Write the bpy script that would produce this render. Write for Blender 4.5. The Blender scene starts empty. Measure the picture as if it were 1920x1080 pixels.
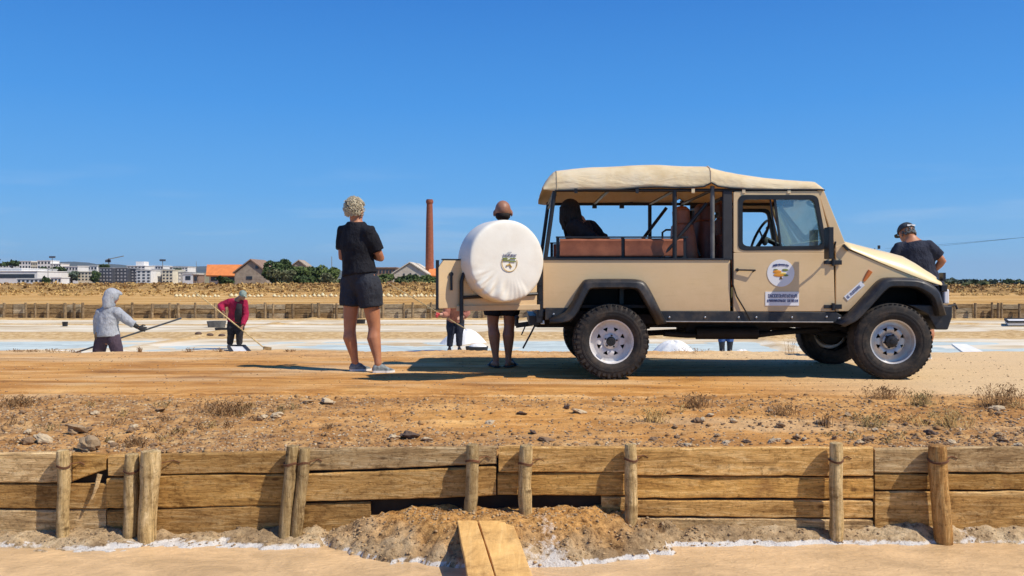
import bpy, bmesh, math, random
import numpy as np
from mathutils import Vector, Matrix
R = random.Random(7)
NP = np.random.RandomState(7)
S = bpy.context.scene
COL = S.collection
# ---------------------------------------------------------------- camera
CZ = 0.943            # eye height above the top of the dike
F = 1600.0            # focal length in photo pixels (1920 wide)
cam_d = bpy.data.cameras.new('camera'); cam = bpy.data.objects.new('camera', cam_d); COL.objects.link(cam)
cam.location = (0, 0, CZ); cam.rotation_euler = (math.radians(90), 0, 0)
cam_d.lens = 30.0; cam_d.sensor_width = 36.0; cam_d.shift_y = -12/1920
cam_d.clip_start = 0.05; cam_d.clip_end = 30000
S.camera = cam
# ---------------------------------------------------------------- light
SUN_EL = math.radians(50); SUN_AZ = math.radians(26)   # from +X, turned towards the camera side
sd = Vector((math.cos(SUN_EL)*math.cos(SUN_AZ), -math.cos(SUN_EL)*math.sin(SUN_AZ), math.sin(SUN_EL)))
sl = bpy.data.lights.new('sun', 'SUN'); sl.energy = 5.0; sl.angle = math.radians(0.55); sl.color = (1.0, 0.93, 0.82)
so = bpy.data.objects.new('sun', sl); COL.objects.link(so)
so.rotation_euler = sd.to_track_quat('Z', 'Y').to_euler()
W = bpy.data.worlds.new('World'); S.world = W; W.use_nodes = True
nt = W.node_tree; bg = nt.nodes['Background']; bg.inputs['Strength'].default_value = 0.1
sky = nt.nodes.new('ShaderNodeTexSky'); sky.sky_type = 'NISHITA'; sky.sun_disc = False
sky.sun_elevation = SUN_EL; sky.sun_rotation = math.atan2(sd.x, sd.y)
sky.air_density = 1.0; sky.dust_density = 0.25; sky.ozone_density = 3.2; sky.altitude = 0
tc = nt.nodes.new('ShaderNodeTexCoord'); sx_ = nt.nodes.new('ShaderNodeSeparateXYZ'); nt.links.new(tc.outputs['Generated'], sx_.inputs[0])
# clear deep blue of a dry summer day, by height above the horizon
gr = nt.nodes.new('ShaderNodeValToRGB'); ge = gr.color_ramp.elements
for q in range(4): ge.new(.5)
for q, (h_, c_) in enumerate([(0.0, (.29, .56, .84)), (.03, (.215, .51, .85)), (.10, (.118, .42, .88)), (.20, (.060, .32, .83)), (.32, (.032, .22, .69)), (.9, (.015, .085, .37))]):
    ge[q].position = h_; ge[q].color = (*c_, 1)
nt.links.new(sx_.outputs[2], gr.inputs[0])
sc_ = nt.nodes.new('ShaderNodeVectorMath'); sc_.operation = 'SCALE'; sc_.inputs[3].default_value = 10.0; nt.links.new(gr.outputs[0], sc_.inputs[0])
mg = nt.nodes.new('ShaderNodeMixRGB'); mg.inputs[0].default_value = .92; nt.links.new(sky.outputs[0], mg.inputs[1]); nt.links.new(sc_.outputs[0], mg.inputs[2])
# faint cirrus near the horizon
mp = nt.nodes.new('ShaderNodeMapping'); mp.inputs['Scale'].default_value = (2.0, 2.0, 20); mp.inputs['Rotation'].default_value = (0, math.radians(5), 0); mp.inputs['Location'].default_value = (3.1, .4, .2)
nz = nt.nodes.new('ShaderNodeTexNoise'); nz.inputs['Scale'].default_value = 2.2; nz.inputs['Detail'].default_value = 6; nz.inputs['Distortion'].default_value = .4
rp = nt.nodes.new('ShaderNodeValToRGB'); rp.color_ramp.elements[0].position = .55; rp.color_ramp.elements[1].position = .82
rp.color_ramp.elements[0].color = (0, 0, 0, 1); rp.color_ramp.elements[1].color = (.5, .5, .5, 1)
lowm = nt.nodes.new('ShaderNodeMapRange'); lowm.inputs[1].default_value = .02; lowm.inputs[2].default_value = .14; lowm.inputs[3].default_value = 1; lowm.inputs[4].default_value = 0
nt.links.new(sx_.outputs[2], lowm.inputs[0]); mm = nt.nodes.new('ShaderNodeMath'); mm.operation = 'MULTIPLY'; nt.links.new(rp.outputs[0], mm.inputs[0]); nt.links.new(lowm.outputs[0], mm.inputs[1])
mxc = nt.nodes.new('ShaderNodeMixRGB'); mxc.inputs['Color2'].default_value = (6.5, 7.6, 8.8, 1)
nt.links.new(tc.outputs['Generated'], mp.inputs[0]); nt.links.new(mp.outputs[0], nz.inputs['Vector']); nt.links.new(nz.outputs[0], rp.inputs[0])
nt.links.new(mm.outputs[0], mxc.inputs['Fac']); nt.links.new(mg.outputs[0], mxc.inputs['Color1']); nt.links.new(mxc.outputs[0], bg.inputs['Color'])
vs = S.view_settings; vs.view_transform = 'Standard'; vs.look = 'None'; vs.exposure = 0.0; vs.gamma = 1.0; vs.use_curve_mapping = False

# ---------------------------------------------------------------- helpers
def V(px, py, d):
    """point seen at photo pixel (px,py) at distance d in front of the camera"""
    return Vector(((px-960)/F*d, d, CZ-(py-528)/F*d))

def lat(ix, iy, seed):
    h = (ix.astype(np.int64)*374761393 + iy.astype(np.int64)*668265263 + seed*1442695041) & 0xffffffff
    h = ((h ^ (h >> 13))*1274126177) & 0xffffffff
    return ((h ^ (h >> 16)) & 0xffff)/65535.0
def vn(x, y, seed=0):
    x = np.asarray(x, float); y = np.asarray(y, float)
    ix = np.floor(x); iy = np.floor(y); fx = x-ix; fy = y-iy
    fx = fx*fx*(3-2*fx); fy = fy*fy*(3-2*fy)
    a = lat(ix, iy, seed); b = lat(ix+1, iy, seed); c = lat(ix, iy+1, seed); d = lat(ix+1, iy+1, seed)
    return (a*(1-fx)+b*fx)*(1-fy)+(c*(1-fx)+d*fx)*fy
def fbm(x, y, seed=0, o=4):
    s = 0; a = 1; t = 0
    for k in range(o):
        s = s+a*(vn(x*2**k, y*2**k, seed+k*17)-.5); t += a; a *= .5
    return s/t*2
def ss(a, b, x):
    t = np.clip((x-a)/(b-a), 0, 1); return t*t*(3-2*t)

def sock(n, *names):
    for k in names:
        if k in n.inputs: return n.inputs[k]
def new_mat(name):
    m = bpy.data.materials.new(name); m.use_nodes = True
    return m, m.node_tree, m.node_tree.nodes['Principled BSDF']
def col4(c): return (c[0], c[1], c[2], 1)
def noise_node(t, vec, scale, detail=5, rough=.6, dist=0):
    n = t.nodes.new('ShaderNodeTexNoise'); n.inputs['Scale'].default_value = scale; n.inputs['Detail'].default_value = detail
    n.inputs['Roughness'].default_value = rough; n.inputs['Distortion'].default_value = dist
    if vec: t.links.new(vec, n.inputs['Vector'])
    return n
def ramp_node(t, fac, stops):
    r = t.nodes.new('ShaderNodeValToRGB'); e = r.color_ramp.elements
    while len(e) < len(stops): e.new(.5)
    for k, (p, c) in enumerate(stops):
        e[k].position = p; e[k].color = col4(c) if len(c) == 3 else c
    t.links.new(fac, r.inputs[0]); return r
def mix_node(t, fac, a, b, mode='MIX'):
    m = t.nodes.new('ShaderNodeMixRGB'); m.blend_type = mode
    for s, v in ((m.inputs[0], fac), (m.inputs[1], a), (m.inputs[2], b)):
        if isinstance(v, (int, float)): s.default_value = v
        elif isinstance(v, tuple): s.default_value = col4(v)
        else: t.links.new(v, s)
    return m.outputs[0]
def vec_node(t, stretch=(1, 1, 1), kind='Object'):
    c = t.nodes.new('ShaderNodeTexCoord'); m = t.nodes.new('ShaderNodeMapping'); m.inputs['Scale'].default_value = stretch
    t.links.new(c.outputs[kind], m.inputs[0]); return m.outputs[0]
def bump_node(t, h, strength, dist, prev=None):
    b = t.nodes.new('ShaderNodeBump'); b.inputs['Strength'].default_value = strength; b.inputs['Distance'].default_value = dist
    t.links.new(h, b.inputs['Height'])
    if prev is not None: t.links.new(prev, b.inputs['Normal'])
    return b.outputs[0]
def pm(name, c1, c2=None, scale=8, rough=.7, bump=0, bscale=60, bdist=.004, metal=0, stretch=(1, 1, 1), spec=.4, coat=0, dirt=None, dscale=3):
    """general material: two-tone noise, fine bump, optional patchy dirt"""
    m, t, p = new_mat(name)
    v = vec_node(t, stretch)
    if c2 is None: c2 = tuple(x*.8 for x in c1)
    n = noise_node(t, v, scale)
    c = ramp_node(t, n.outputs[0], [(.3, c2), (.7, c1)]).outputs[0]
    if dirt:
        d = noise_node(t, v, dscale, 8, .7); f = ramp_node(t, d.outputs[0], [(.48, (0, 0, 0)), (.72, (.8, .8, .8))])
        c = mix_node(t, f.outputs[0], c, dirt)
    t.links.new(c, p.inputs['Base Color'])
    p.inputs['Roughness'].default_value = rough; p.inputs['Metallic'].default_value = metal
    sock(p, 'Specular IOR Level', 'Specular').default_value = spec
    if coat: sock(p, 'Coat Weight', 'Clearcoat').default_value = coat
    if bump:
        b = noise_node(t, v, bscale, 6, .65); t.links.new(bump_node(t, b.outputs[0], bump, bdist), p.inputs['Normal'])
    return m

class MB:
    def __init__(s): s.v = []; s.f = []; s.m = []; s.cur = 0
    def add(s, verts, faces):
        o = len(s.v); s.v += [tuple(q) for q in verts]; s.f += [tuple(i+o for i in f) for f in faces]; s.m += [s.cur]*len(faces)
        return s
    def box(s, c, d, rot=None, taper=1.0):
        c = Vector(c); hx, hy, hz = d[0]/2, d[1]/2, d[2]/2; vs = []
        for z in (-1, 1):
            k = taper if z > 0 else 1
            for x, y in ((-1, -1), (1, -1), (1, 1), (-1, 1)):
                q = Vector((x*hx*k, y*hy*k, z*hz))
                if rot: q = rot @ q
                vs.append(c+q)
        return s.add(vs, [(3, 2, 1, 0), (4, 5, 6, 7), (0, 1, 5, 4), (1, 2, 6, 5), (2, 3, 7, 6), (3, 0, 4, 7)])
    def beam(s, a, b, w, h, up=(0, 0, 1)):
        a = Vector(a); b = Vector(b); t = (b-a).normalized(); sd_ = t.cross(Vector(up))
        if sd_.length < 1e-4: sd_ = t.cross(Vector((0, 1, 0)))
        sd_.normalize(); u = sd_.cross(t)
        vs = [p+sd_*x*w/2+u*y*h/2 for p in (a, b) for x, y in ((-1, -1), (1, -1), (1, 1), (-1, 1))]
        return s.add(vs, [(0, 1, 2, 3), (7, 6, 5, 4), (1, 0, 4, 5), (2, 1, 5, 6), (3, 2, 6, 7), (0, 3, 7, 4)])
    def tube(s, pts, r, n=10, side=None, cap=True, round_cap=False):
        """r: number, list of numbers or list of (ra,rb)"""
        pts = [Vector(p) for p in pts]
        if isinstance(r, (int, float)): r = [r]*len(pts)
        r = [(q, q) if isinstance(q, (int, float)) else q for q in r]
        if round_cap:
            d0 = (pts[0]-pts[1]).normalized(); d1 = (pts[-1]-pts[-2]).normalized()
            q0, q1 = r[0], r[-1]; a0 = min(q0); a1 = min(q1)
            pts = [pts[0]+d0*a0*.95, pts[0]+d0*a0*.7]+pts+[pts[-1]+d1*a1*.7, pts[-1]+d1*a1*.95]
            r = [(q0[0]*.3, q0[1]*.3), (q0[0]*.72, q0[1]*.72)]+list(r)+[(q1[0]*.72, q1[1]*.72), (q1[0]*.3, q1[1]*.3)]
        vs = []; prev = None
        for i, p in enumerate(pts):
            t = (pts[min(i+1, len(pts)-1)]-pts[max(i-1, 0)]).normalized()
            ref = Vector(side) if side is not None else (prev if prev is not None else (Vector((0, 0, 1)) if abs(t.z) < .9 else Vector((1, 0, 0))))
            a = (ref-t*ref.dot(t))
            if a.length < 1e-4: a = Vector((1, 0, 0))-t*t.x
            a.normalize(); b = t.cross(a); prev = a
            for k in range(n):
                th = 2*math.pi*k/n; vs.append(p+a*math.cos(th)*r[i][0]+b*math.sin(th)*r[i][1])
        fs = [(i*n+k, i*n+(k+1) % n, (i+1)*n+(k+1) % n, (i+1)*n+k) for i in range(len(pts)-1) for k in range(n)]
        if cap: fs += [tuple(reversed(range(n))), tuple((len(pts)-1)*n+k for k in range(n))]
        return s.add(vs, fs)
    def ell(s, c, r, rot=None, nu=14, nv=9):
        c = Vector(c); vs = []
        for j in range(1, nv):
            ph = math.pi*j/nv
            for k in range(nu):
                th = 2*math.pi*k/nu
                q = Vector((r[0]*math.sin(ph)*math.cos(th), r[1]*math.sin(ph)*math.sin(th), r[2]*math.cos(ph)))
                vs.append(c+(rot @ q if rot else q))
        t0 = Vector((0, 0, r[2])); b0 = Vector((0, 0, -r[2]))
        vs += [c+(rot @ t0 if rot else t0), c+(rot @ b0 if rot else b0)]
        T = len(vs)-2; fs = []
        for j in range(nv-2):
            for k in range(nu): fs.append((j*nu+k, (j+1)*nu+k, (j+1)*nu+(k+1) % nu, j*nu+(k+1) % nu))
        for k in range(nu):
            fs.append((T, k, (k+1) % nu)); fs.append((T+1, (nv-2)*nu+(k+1) % nu, (nv-2)*nu+k))
        return s.add(vs, fs)
    def prism(s, pts, off):
        """closed polygon of 3d points pushed along off"""
        n = len(pts); off = Vector(off); vs = [Vector(p) for p in pts]; vs += [p+off for p in vs]
        return s.add(vs, [tuple(range(n)), tuple(reversed(range(n, 2*n)))]+[(i, i+n, (i+1) % n+n, (i+1) % n) for i in range(n)])
    def ring(s, a, b, off):
        """frame between outer loop a and inner loop b (same count), thickened along off"""
        n = len(a); off = Vector(off); A = [Vector(p) for p in a]; B = [Vector(p) for p in b]
        vs = A+B+[p+off for p in A]+[p+off for p in B]; fs = []
        for i in range(n):
            j = (i+1) % n
            fs += [(i, j, n+j, n+i), (2*n+j, 2*n+i, 3*n+i, 3*n+j), (j, i, 2*n+i, 2*n+j), (n+i, n+j, 3*n+j, 3*n+i)]
        return s.add(vs, fs)
    def sweep(s, rows, closed=False):
        """grid of rows of points"""
        m = len(rows[0]); vs = [p for r_ in rows for p in r_]; fs = []
        for i in range(len(rows)-1):
            for k in range(m if closed else m-1): fs.append((i*m+k, i*m+(k+1) % m, (i+1)*m+(k+1) % m, (i+1)*m+k))
        return s.add(vs, fs)
    def revolve(s, c, prof, n=32, axis='Y'):
        """prof: list of (radius, along)"""
        c = Vector(c); rows = []
        for k in range(n):
            th = 2*math.pi*k/n; row = []
            for (r_, a) in prof:
                if axis == 'Y': row.append(c+Vector((r_*math.cos(th), a, r_*math.sin(th))))
                elif axis == 'Z': row.append(c+Vector((r_*math.cos(th), r_*math.sin(th), a)))
                else: row.append(c+Vector((a, r_*math.cos(th), r_*math.sin(th))))
            rows.append(row)
        m = len(prof); vs = [p for r_ in rows for p in r_]; fs = []
        for i in range(n):
            for k in range(m-1): fs.append((i*m+k, i*m+k+1, ((i+1) % n)*m+k+1, ((i+1) % n)*m+k))
        return s.add(vs, fs)
    def build(s, name, mat, parent=None, loc=None, smooth=False, bevel=0, solid=0, org=None):
        """link as one object. World-space vertices are stored relative to loc (top level) or to the parent's stored origin."""
        o0 = Vector(org) if org is not None else (Vector(parent['_o']) if parent is not None else Vector(loc if loc is not None else (0, 0, 0)))
        me = bpy.data.meshes.new(name); me.from_pydata([(q[0]-o0.x, q[1]-o0.y, q[2]-o0.z) for q in s.v], [], s.f)
        mats = mat if isinstance(mat, (list, tuple)) else [mat]
        for q in mats: me.materials.append(q)
        if len(mats) > 1: me.polygons.foreach_set('material_index', s.m)
        bm = bmesh.new(); bm.from_mesh(me); bmesh.ops.recalc_face_normals(bm, faces=bm.faces); bm.to_mesh(me); bm.free()
        o = bpy.data.objects.new(name, me); COL.objects.link(o)
        if parent is not None: o.parent = parent; o['_o'] = tuple(o0)
        else: o.location = o0; o['_o'] = tuple(o0)
        if smooth:
            for q in me.polygons: q.use_smooth = True
            if smooth != 'all':
                try: me.set_sharp_from_angle(angle=math.radians(38))
                except Exception: pass
        if solid:
            k = o.modifiers.new('solidify', 'SOLIDIFY'); k.thickness = solid; k.offset = 0
        if bevel:
            k = o.modifiers.new('bevel', 'BEVEL'); k.width = bevel; k.segments = 2; k.limit_method = 'ANGLE'; k.angle_limit = math.radians(35)
        return o
def tag(o, label=None, cat=None, group=None, kind=None):
    if label: o['label'] = label
    if cat: o['category'] = cat
    if group: o['group'] = group
    if kind: o['kind'] = kind
    return o
def empty(name, loc, label, cat, group=None):
    o = bpy.data.objects.new(name, None); COL.objects.link(o); o.location = loc; o.empty_display_size = .1
    o['_o'] = tuple(loc); return tag(o, label, cat, group)
def copy_tree(o, loc=None, parent=None, label=None):
    c = o.copy(); COL.objects.link(c)
    if parent is not None: c.parent = parent
    if loc is not None: c.location = loc
    if label: c['label'] = label
    for ch in list(o.children): copy_tree(ch, None, c)
    return c
def np_mesh(name, verts, faces, mat, loc=(0, 0, 0), smooth=False, attrs=None):
    """faces: (n,k) int array"""
    me = bpy.data.meshes.new(name); verts = np.asarray(verts, np.float32); faces = np.asarray(faces, np.int32)
    k = faces.shape[1]; n = faces.shape[0]
    me.vertices.add(len(verts)); me.vertices.foreach_set('co', verts.ravel())
    me.loops.add(n*k); me.loops.foreach_set('vertex_index', faces.ravel())
    me.polygons.add(n); me.polygons.foreach_set('loop_start', np.arange(n, dtype=np.int32)*k)
    try: me.polygons.foreach_set('loop_total', np.full(n, k, np.int32))
    except Exception: pass
    me.update(calc_edges=True)
    if attrs:
        for an, av in attrs.items():
            at = me.attributes.new(an, 'FLOAT', 'POINT'); at.data.foreach_set('value', np.asarray(av, np.float32).ravel())
    me.materials.append(mat)
    if smooth: me.polygons.foreach_set('use_smooth', np.ones(n, bool))
    o = bpy.data.objects.new(name, me); COL.objects.link(o); o.location = loc; o['_o'] = tuple(loc); return o
def attr_node(t, name):
    a = t.nodes.new('ShaderNodeAttribute'); a.attribute_name = name; return a.outputs['Fac']
def grid_faces(nx, ny):
    i, j = np.meshgrid(np.arange(nx-1), np.arange(ny-1)); a = (j*nx+i).ravel()
    return np.stack([a, a+1, a+nx+1, a+nx], 1)
# ================================================================ TERRAIN
WALL_Y = 5.15; WATER_Z = -0.60; PAN_Z = -0.65
def H(x, y):
    """height of the ground near the camera (pond, dike, pans)"""
    # dike top
    top = -0.072*(1-ss(5.2, 7.0, y)) - 0.02*(1-ss(5.2, 6.4, y))*ss(0.5, -2.5, x)
    rough = fbm(x*1.4, y*1.4, 3)*.020 + fbm(x*9, y*9, 5)*.014 + fbm(x*34, y*34, 9, 3)*.0085
    calm = ss(7.0, 7.7, y)*(1-ss(10.3, 11.0, y))
    top = top + rough*(1-.88*calm)*ss(5.15, 5.35, y) + fbm(x*.7, y*5, 21)*.006*calm
    # tyre ruts parallel to the dike
    top = top + .016*np.exp(-((y-10.75-.15*fbm(x*.3, 0, 2))/.2)**2)*fbm(x*2, y*3, 4) - .012*np.exp(-((y-7.25)/.18)**2)
    top = top + .03*ss(10.7, 11.3, y)*(.4+fbm(x*1.1, y*1.1, 12))
    edge = 11.45+.25*fbm(x*.6, 3.3, 31)+.12*fbm(x*3, 1.3, 32)
    pan = PAN_Z-.028+.03*fbm(x*.25, y*.5, 41)+.012*fbm(x*1.3, y*2, 42)
    pan = pan+.12*np.exp(-((y-25.2-.3*fbm(x*.1, 0, 44))/1.6)**2)+.05*np.exp(-((y-20.4-.09*x-1.6*fbm(x*.13,0,47))/.8)**2)*ss(-.2,.25,fbm(x*.12,7,48))+.06*np.exp(-((y-30.6)/.35)**2)+.05*ss(27, 28.5, y)+.05*ss(14.8, 13.0, y)
    pan = pan+.05*ss(34.2, 35.2, y)
    # cross ridges between the pans
    for cx in (-21.5, -9.2, -1.1, 6.5, 14.0, 22): pan = pan+.055*np.exp(-((x-cx-(y-20)*(.06*cx/10+.12)-.25*fbm(y*.4, cx, 61))/.28)**2)
    t = ss(0, 1, (y-edge)/.9)
    z = top*(1-t)+pan*t
    # pond side, in front of the wall
    bank = -.515-.035*ss(1.5, -1.5, x)+.045*fbm(x*1.6, 0, 51)
    q = (WALL_Y-y)
    w = .185+.11*ss(1.2, -1.6, x)+.075*fbm(x*1.5, 4, 52)+.02*fbm(x*7, 4, 58)
    pond = bank*(1-ss(0, w*1.5, q))+(-.665)*ss(0, w*1.5, q)
    pond = pond-.05*ss(.5, 1.6, q)
    r = np.sqrt(((x+.05)/1.22)**2+((y-WALL_Y)/.64)**2)+.08*fbm(x*2.6, y*2.6, 53)
    mound = np.clip((1.03-r)/.58, 0, 1); mound = mound*(1.55-.55*mound)
    rg = 1-2*np.abs(fbm(x*7, y*9, 57, 5)); flank = ss(.45, .70, r)*(mound > 0)
    pond = np.maximum(pond, -.70+.285*mound) + (.052*fbm(x*16, y*18, 54)+.024*(rg-.6))*mound**.5*(.10+.90*flank)-.045*np.exp(-((r-.90)/.03)**2)*ss(-.15, .15, fbm(x*4, y*4, 59))
    near = 1-ss(w*.9, w*2.2, q)*(1-ss(.9, 1.1, r)*0)
    pond = pond+(.034*fbm(x*10, y*14, 55)+.016*fbm(x*30, y*30, 56))*np.clip(1-ss(w*1.0, w*1.7, q)+ss(0, .3, mound), 0, 1)
    # caked ledges with a dark undercut
    return np.where(y < WALL_Y-.001, pond, z)

def dirt_attrs(x, y, z):
    gravel = (ss(7.15, 6.6, y+.35*fbm(x*.8, y*.8, 71)))*np.clip(.50+1.1*fbm(x*.55, y*.8, 72)+.25*ss(1.2, 2.6, x)+.35*ss(-1.0, -2.2, x), 0, 1)
    pale = np.clip(ss(1.6, 4.2, x+(y-8)*.1)*ss(6.7, 7.4, y)*1.0+.55*ss(.15, .5, fbm(x*.5, y*2.4, 73))+.35*ss(10.0, 11.2, y), 0, 1)
    return gravel, pale

GR = []
def terrain(name, xs, ys, mat, hf, attrf=None):
    X, Y = np.meshgrid(xs, ys); Z = hf(X, Y); GR.append((xs, ys, Z))
    v = np.stack([X.ravel(), Y.ravel(), Z.ravel()], 1)
    a = attrf(X, Y, Z) if attrf else None
    o = np_mesh(name, v, grid_faces(len(xs), len(ys)), mat, smooth=True, attrs=a); o['kind'] = 'structure'; return o

def spaced(a, b, step, far, g=1.12):
    out = list(np.arange(a, b, step)); s = step; v = b
    while v < far: out.append(v); s *= g; v += s
    neg = []; s = step; v = a
    while v > -far: s *= g; v -= s; neg.append(v)
    return np.array(neg[::-1]+out+[v*0+far])

def mat_dike():
    m, t, p = new_mat('dike_earth'); v = vec_node(t); vs_ = vec_node(t, (.35, 2.2, 1))
    n1 = noise_node(t, v, 1.1, 8, .68); n2 = noise_node(t, v, 9, 8, .7); n3 = noise_node(t, v, 55, 5, .7); n4 = noise_node(t, vs_, 1.6, 10, .78, .6)
    c = ramp_node(t, n1.outputs[0], [(.32, (.30, .125, .032)), (.5, (.58, .265, .062)), (.68, (.70, .39, .12))]).outputs[0]
    st = ramp_node(t, n4.outputs[0], [(.39, (.15, .066, .024)), (.50, (.54, .26, .072)), (.60, (.80, .50, .21))]).outputs[0]
    c = mix_node(t, .50, c, st)
    c = mix_node(t, ramp_node(t, attr_node(t, 'pale'), [(0, (0, 0, 0)), (1, (.85, .85, .85))]).outputs[0], c, (.74, .54, .30))
    g = ramp_node(t, n2.outputs[0], [(.37, (.11, .06, .03)), (.5, (.40, .22, .09)), (.64, (.66, .44, .20))]).outputs[0]
    c = mix_node(t, mix_node(t, .75, (0, 0, 0), attr_node(t, 'gravel')), c, g)
    sp = ramp_node(t, n3.outputs[0], [(.30, (.30, .27, .25)), (.45, (1, 1, 1)), (.60, (1.0, 1.0, 1.0)), (.72, (1.4, 1.4, 1.4))]).outputs[0]
    c = mix_node(t, .75, c, sp, 'MULTIPLY')
    t.links.new(c, p.inputs['Base Color']); p.inputs['Roughness'].default_value = .95; sock(p, 'Specular IOR Level').default_value = .15
    b = bump_node(t, n2.outputs[0], .5, .03); b = bump_node(t, n3.outputs[0], .6, .012, b); t.links.new(b, p.inputs['Normal'])
    return m
def mat_pond():
    m, t, p = new_mat('pond_mud'); v = vec_node(t)
    n1 = noise_node(t, v, 3, 8, .7); n2 = noise_node(t, v, 26, 8, .75); n3 = noise_node(t, v, 90, 4, .7)
    mud = ramp_node(t, n1.outputs[0], [(.35, (.22, .14, .07)), (.52, (.54, .38, .21)), (.68, (.78, .61, .38))]).outputs[0]
    orange = ramp_node(t, n2.outputs[0], [(.35, (.38, .17, .045)), (.6, (.68, .37, .12))]).outputs[0]
    c = mix_node(t, attr_node(t, 'mound'), mud, orange)
    bed = ramp_node(t, n1.outputs[0], [(.35, (.58, .37, .18)), (.65, (.72, .52, .30))]).outputs[0]
    c = mix_node(t, attr_node(t, 'bed'), c, bed)
    sp = ramp_node(t, n2.outputs[0], [(.36, (.16, .13, .11)), (.46, (.85, .84, .82)), (.7, (1.3, 1.3, 1.3))]).outputs[0]  # dark spots put crevice shade into the mud colour
    c = mix_node(t, .8, c, sp, 'MULTIPLY')
    # white salt crust, ragged
    a = t.nodes.new('ShaderNodeMath'); a.operation = 'MULTIPLY_ADD'; t.links.new(n2.outputs[0], a.inputs[0]); a.inputs[1].default_value = 1.5
    t.links.new(attr_node(t, 'crust'), a.inputs[2])
    f = ramp_node(t, a.outputs[0], [(.98, (0, 0, 0)), (1.0, (0, 0, 0)), ]).outputs[0]
    mr = t.nodes.new('ShaderNodeMapRange'); t.links.new(a.outputs[0], mr.inputs[0]); mr.inputs[1].default_value = 1.15; mr.inputs[2].default_value = 1.45
    c = mix_node(t, mr.outputs[0], c, (.78, .73, .66))
    t.links.new(c, p.inputs['Base Color']); p.inputs['Roughness'].default_value = .9; sock(p, 'Specular IOR Level').default_value = .2
    b = bump_node(t, n2.outputs[0], .8, .03); b = bump_node(t, n3.outputs[0], .6, .01, b); t.links.new(b, p.inputs['Normal'])
    return m
def mat_pan():
    m, t, p = new_mat('salt_pan'); v = vec_node(t); vs_ = vec_node(t, (.25, 1, 1))
    n1 = noise_node(t, vs_, 1.1, 8, .65); n2 = noise_node(t, v, 6, 8, .7)
    salt = ramp_node(t, n1.outputs[0], [(.36, (.50, .37, .21)), (.5, (.70, .60, .42)), (.66, (.82, .75, .61))]).outputs[0]
    mud = ramp_node(t, n2.outputs[0], [(.35, (.34, .20, .08)), (.52, (.60, .40, .17)), (.7, (.76, .60, .36))]).outputs[0]
    a = t.nodes.new('ShaderNodeMath'); a.operation = 'MULTIPLY_ADD'; t.links.new(n2.outputs[0], a.inputs[0]); a.inputs[1].default_value = .9; t.links.new(attr_node(t, 'mud'), a.inputs[2])
    mr = t.nodes.new('ShaderNodeMapRange'); t.links.new(a.outputs[0], mr.inputs[0]); mr.inputs[1].default_value = .72; mr.inputs[2].default_value = 1.05
    c = mix_node(t, mr.outputs[0], salt, mud)
    t.links.new(c, p.inputs['Base Color']); p.inputs['Roughness'].default_value = .85; sock(p, 'Specular IOR Level').default_value = .2
    t.links.new(bump_node(t, n2.outputs[0], .4, .03), p.inputs['Normal']); return m
def mat_field():
    m, t, p = new_mat('dry_field'); v = vec_node(t); vs_ = vec_node(t, (.12, .45, 1))
    n1 = noise_node(t, vs_, 1, 8, .7); n2 = noise_node(t, v, 1.6, 8, .75)
    c = ramp_node(t, n1.outputs[0], [(.32, (.42, .21, .06)), (.5, (.64, .37, .12)), (.66, (.78, .53, .23))]).outputs[0]
    s_ = ramp_node(t, n2.outputs[0], [(.36, (.17, .09, .03)), (.5, (.38, .22, .075)), (.64, (.58, .38, .15))]).outputs[0]
    c = mix_node(t, attr_node(t, 'scrub'), c, s_)
    c = mix_node(t, attr_node(t, 'green'), c, (.10, .11, .04))
    t.links.new(c, p.inputs['Base Color']); p.inputs['Roughness'].default_value = .95; sock(p, 'Specular IOR Level').default_value = .1
    t.links.new(bump_node(t, n2.outputs[0], .7, .3), p.inputs['Normal']); return m

xs = spaced(-3.8, 3.8, .02, 60, 1.09)
M_dike = mat_dike(); M_pond = mat_pond(); M_pan = mat_pan(); M_field = mat_field()
def a_pond(X, Y, Z):
    r = np.sqrt(((X+.05)/1.22)**2+((Y-WALL_Y)/.64)**2)
    crust = np.exp(-((Z-(WATER_Z+.008))/.014)**2)*1.0*np.clip(.85+1.1*fbm(X*1.7, Y*2, 88), .35, 1.1)+.42*np.exp(-((X-.14-(5.0-Y)*.35)/.09)**2)*ss(5.08, 4.95, Y)+.4*ss(.15, .5, fbm(X*2.2, Y*2.2, 81))*ss(.3,.6,r)*(Z > WATER_Z)
    return {'mound': ss(.85, .50, r+.12*fbm(X*5, Y*5, 83)), 'crust': crust, 'bed': ss(WATER_Z+.002, WATER_Z-.02, Z)}
terrain('pond_bed', xs, np.concatenate([np.arange(.6, 3.6, .15), np.arange(3.6, 5.147, .012), [5.1485]]), M_pond, H, a_pond)
def a_dike(X, Y, Z):
    g, p_ = dirt_attrs(X, Y, Z); return {'gravel': g, 'pale': p_}
YD = np.concatenate([[5.151], np.arange(5.17, 7.4, .018), np.arange(7.4, 10.4, .06), np.arange(10.4, 12.7, .04)])
terrain('dike', xs, YD, M_dike, lambda x, y: np.where(y < 5.155, -.75, H(x, y)), a_dike)
def a_pan(X, Y, Z):
    mud = np.exp(-((Y-25.0)/1.7)**2)*1.15+.75*np.exp(-((Y-30.6)/.4)**2)+.9*ss(13.6, 12.2, Y)+.75*ss(33.9, 34.9, Y)
    for cx in (-21.5, -9.2, -1.1, 6.5, 14.0, 22): mud = mud+.45*np.exp(-((X-cx-(Y-20)*(.06*cx/10+.12))/.3)**2)
    return {'mud': mud+.25*fbm(X*.5, Y*.9, 90)}
xs2 = spaced(-12, 12, .12, 80, 1.08)
terrain('salt_pan', xs2, np.concatenate([[12.66], np.arange(12.7, 35.45, .11), [35.45]]), M_pan, H, a_pan)
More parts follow.
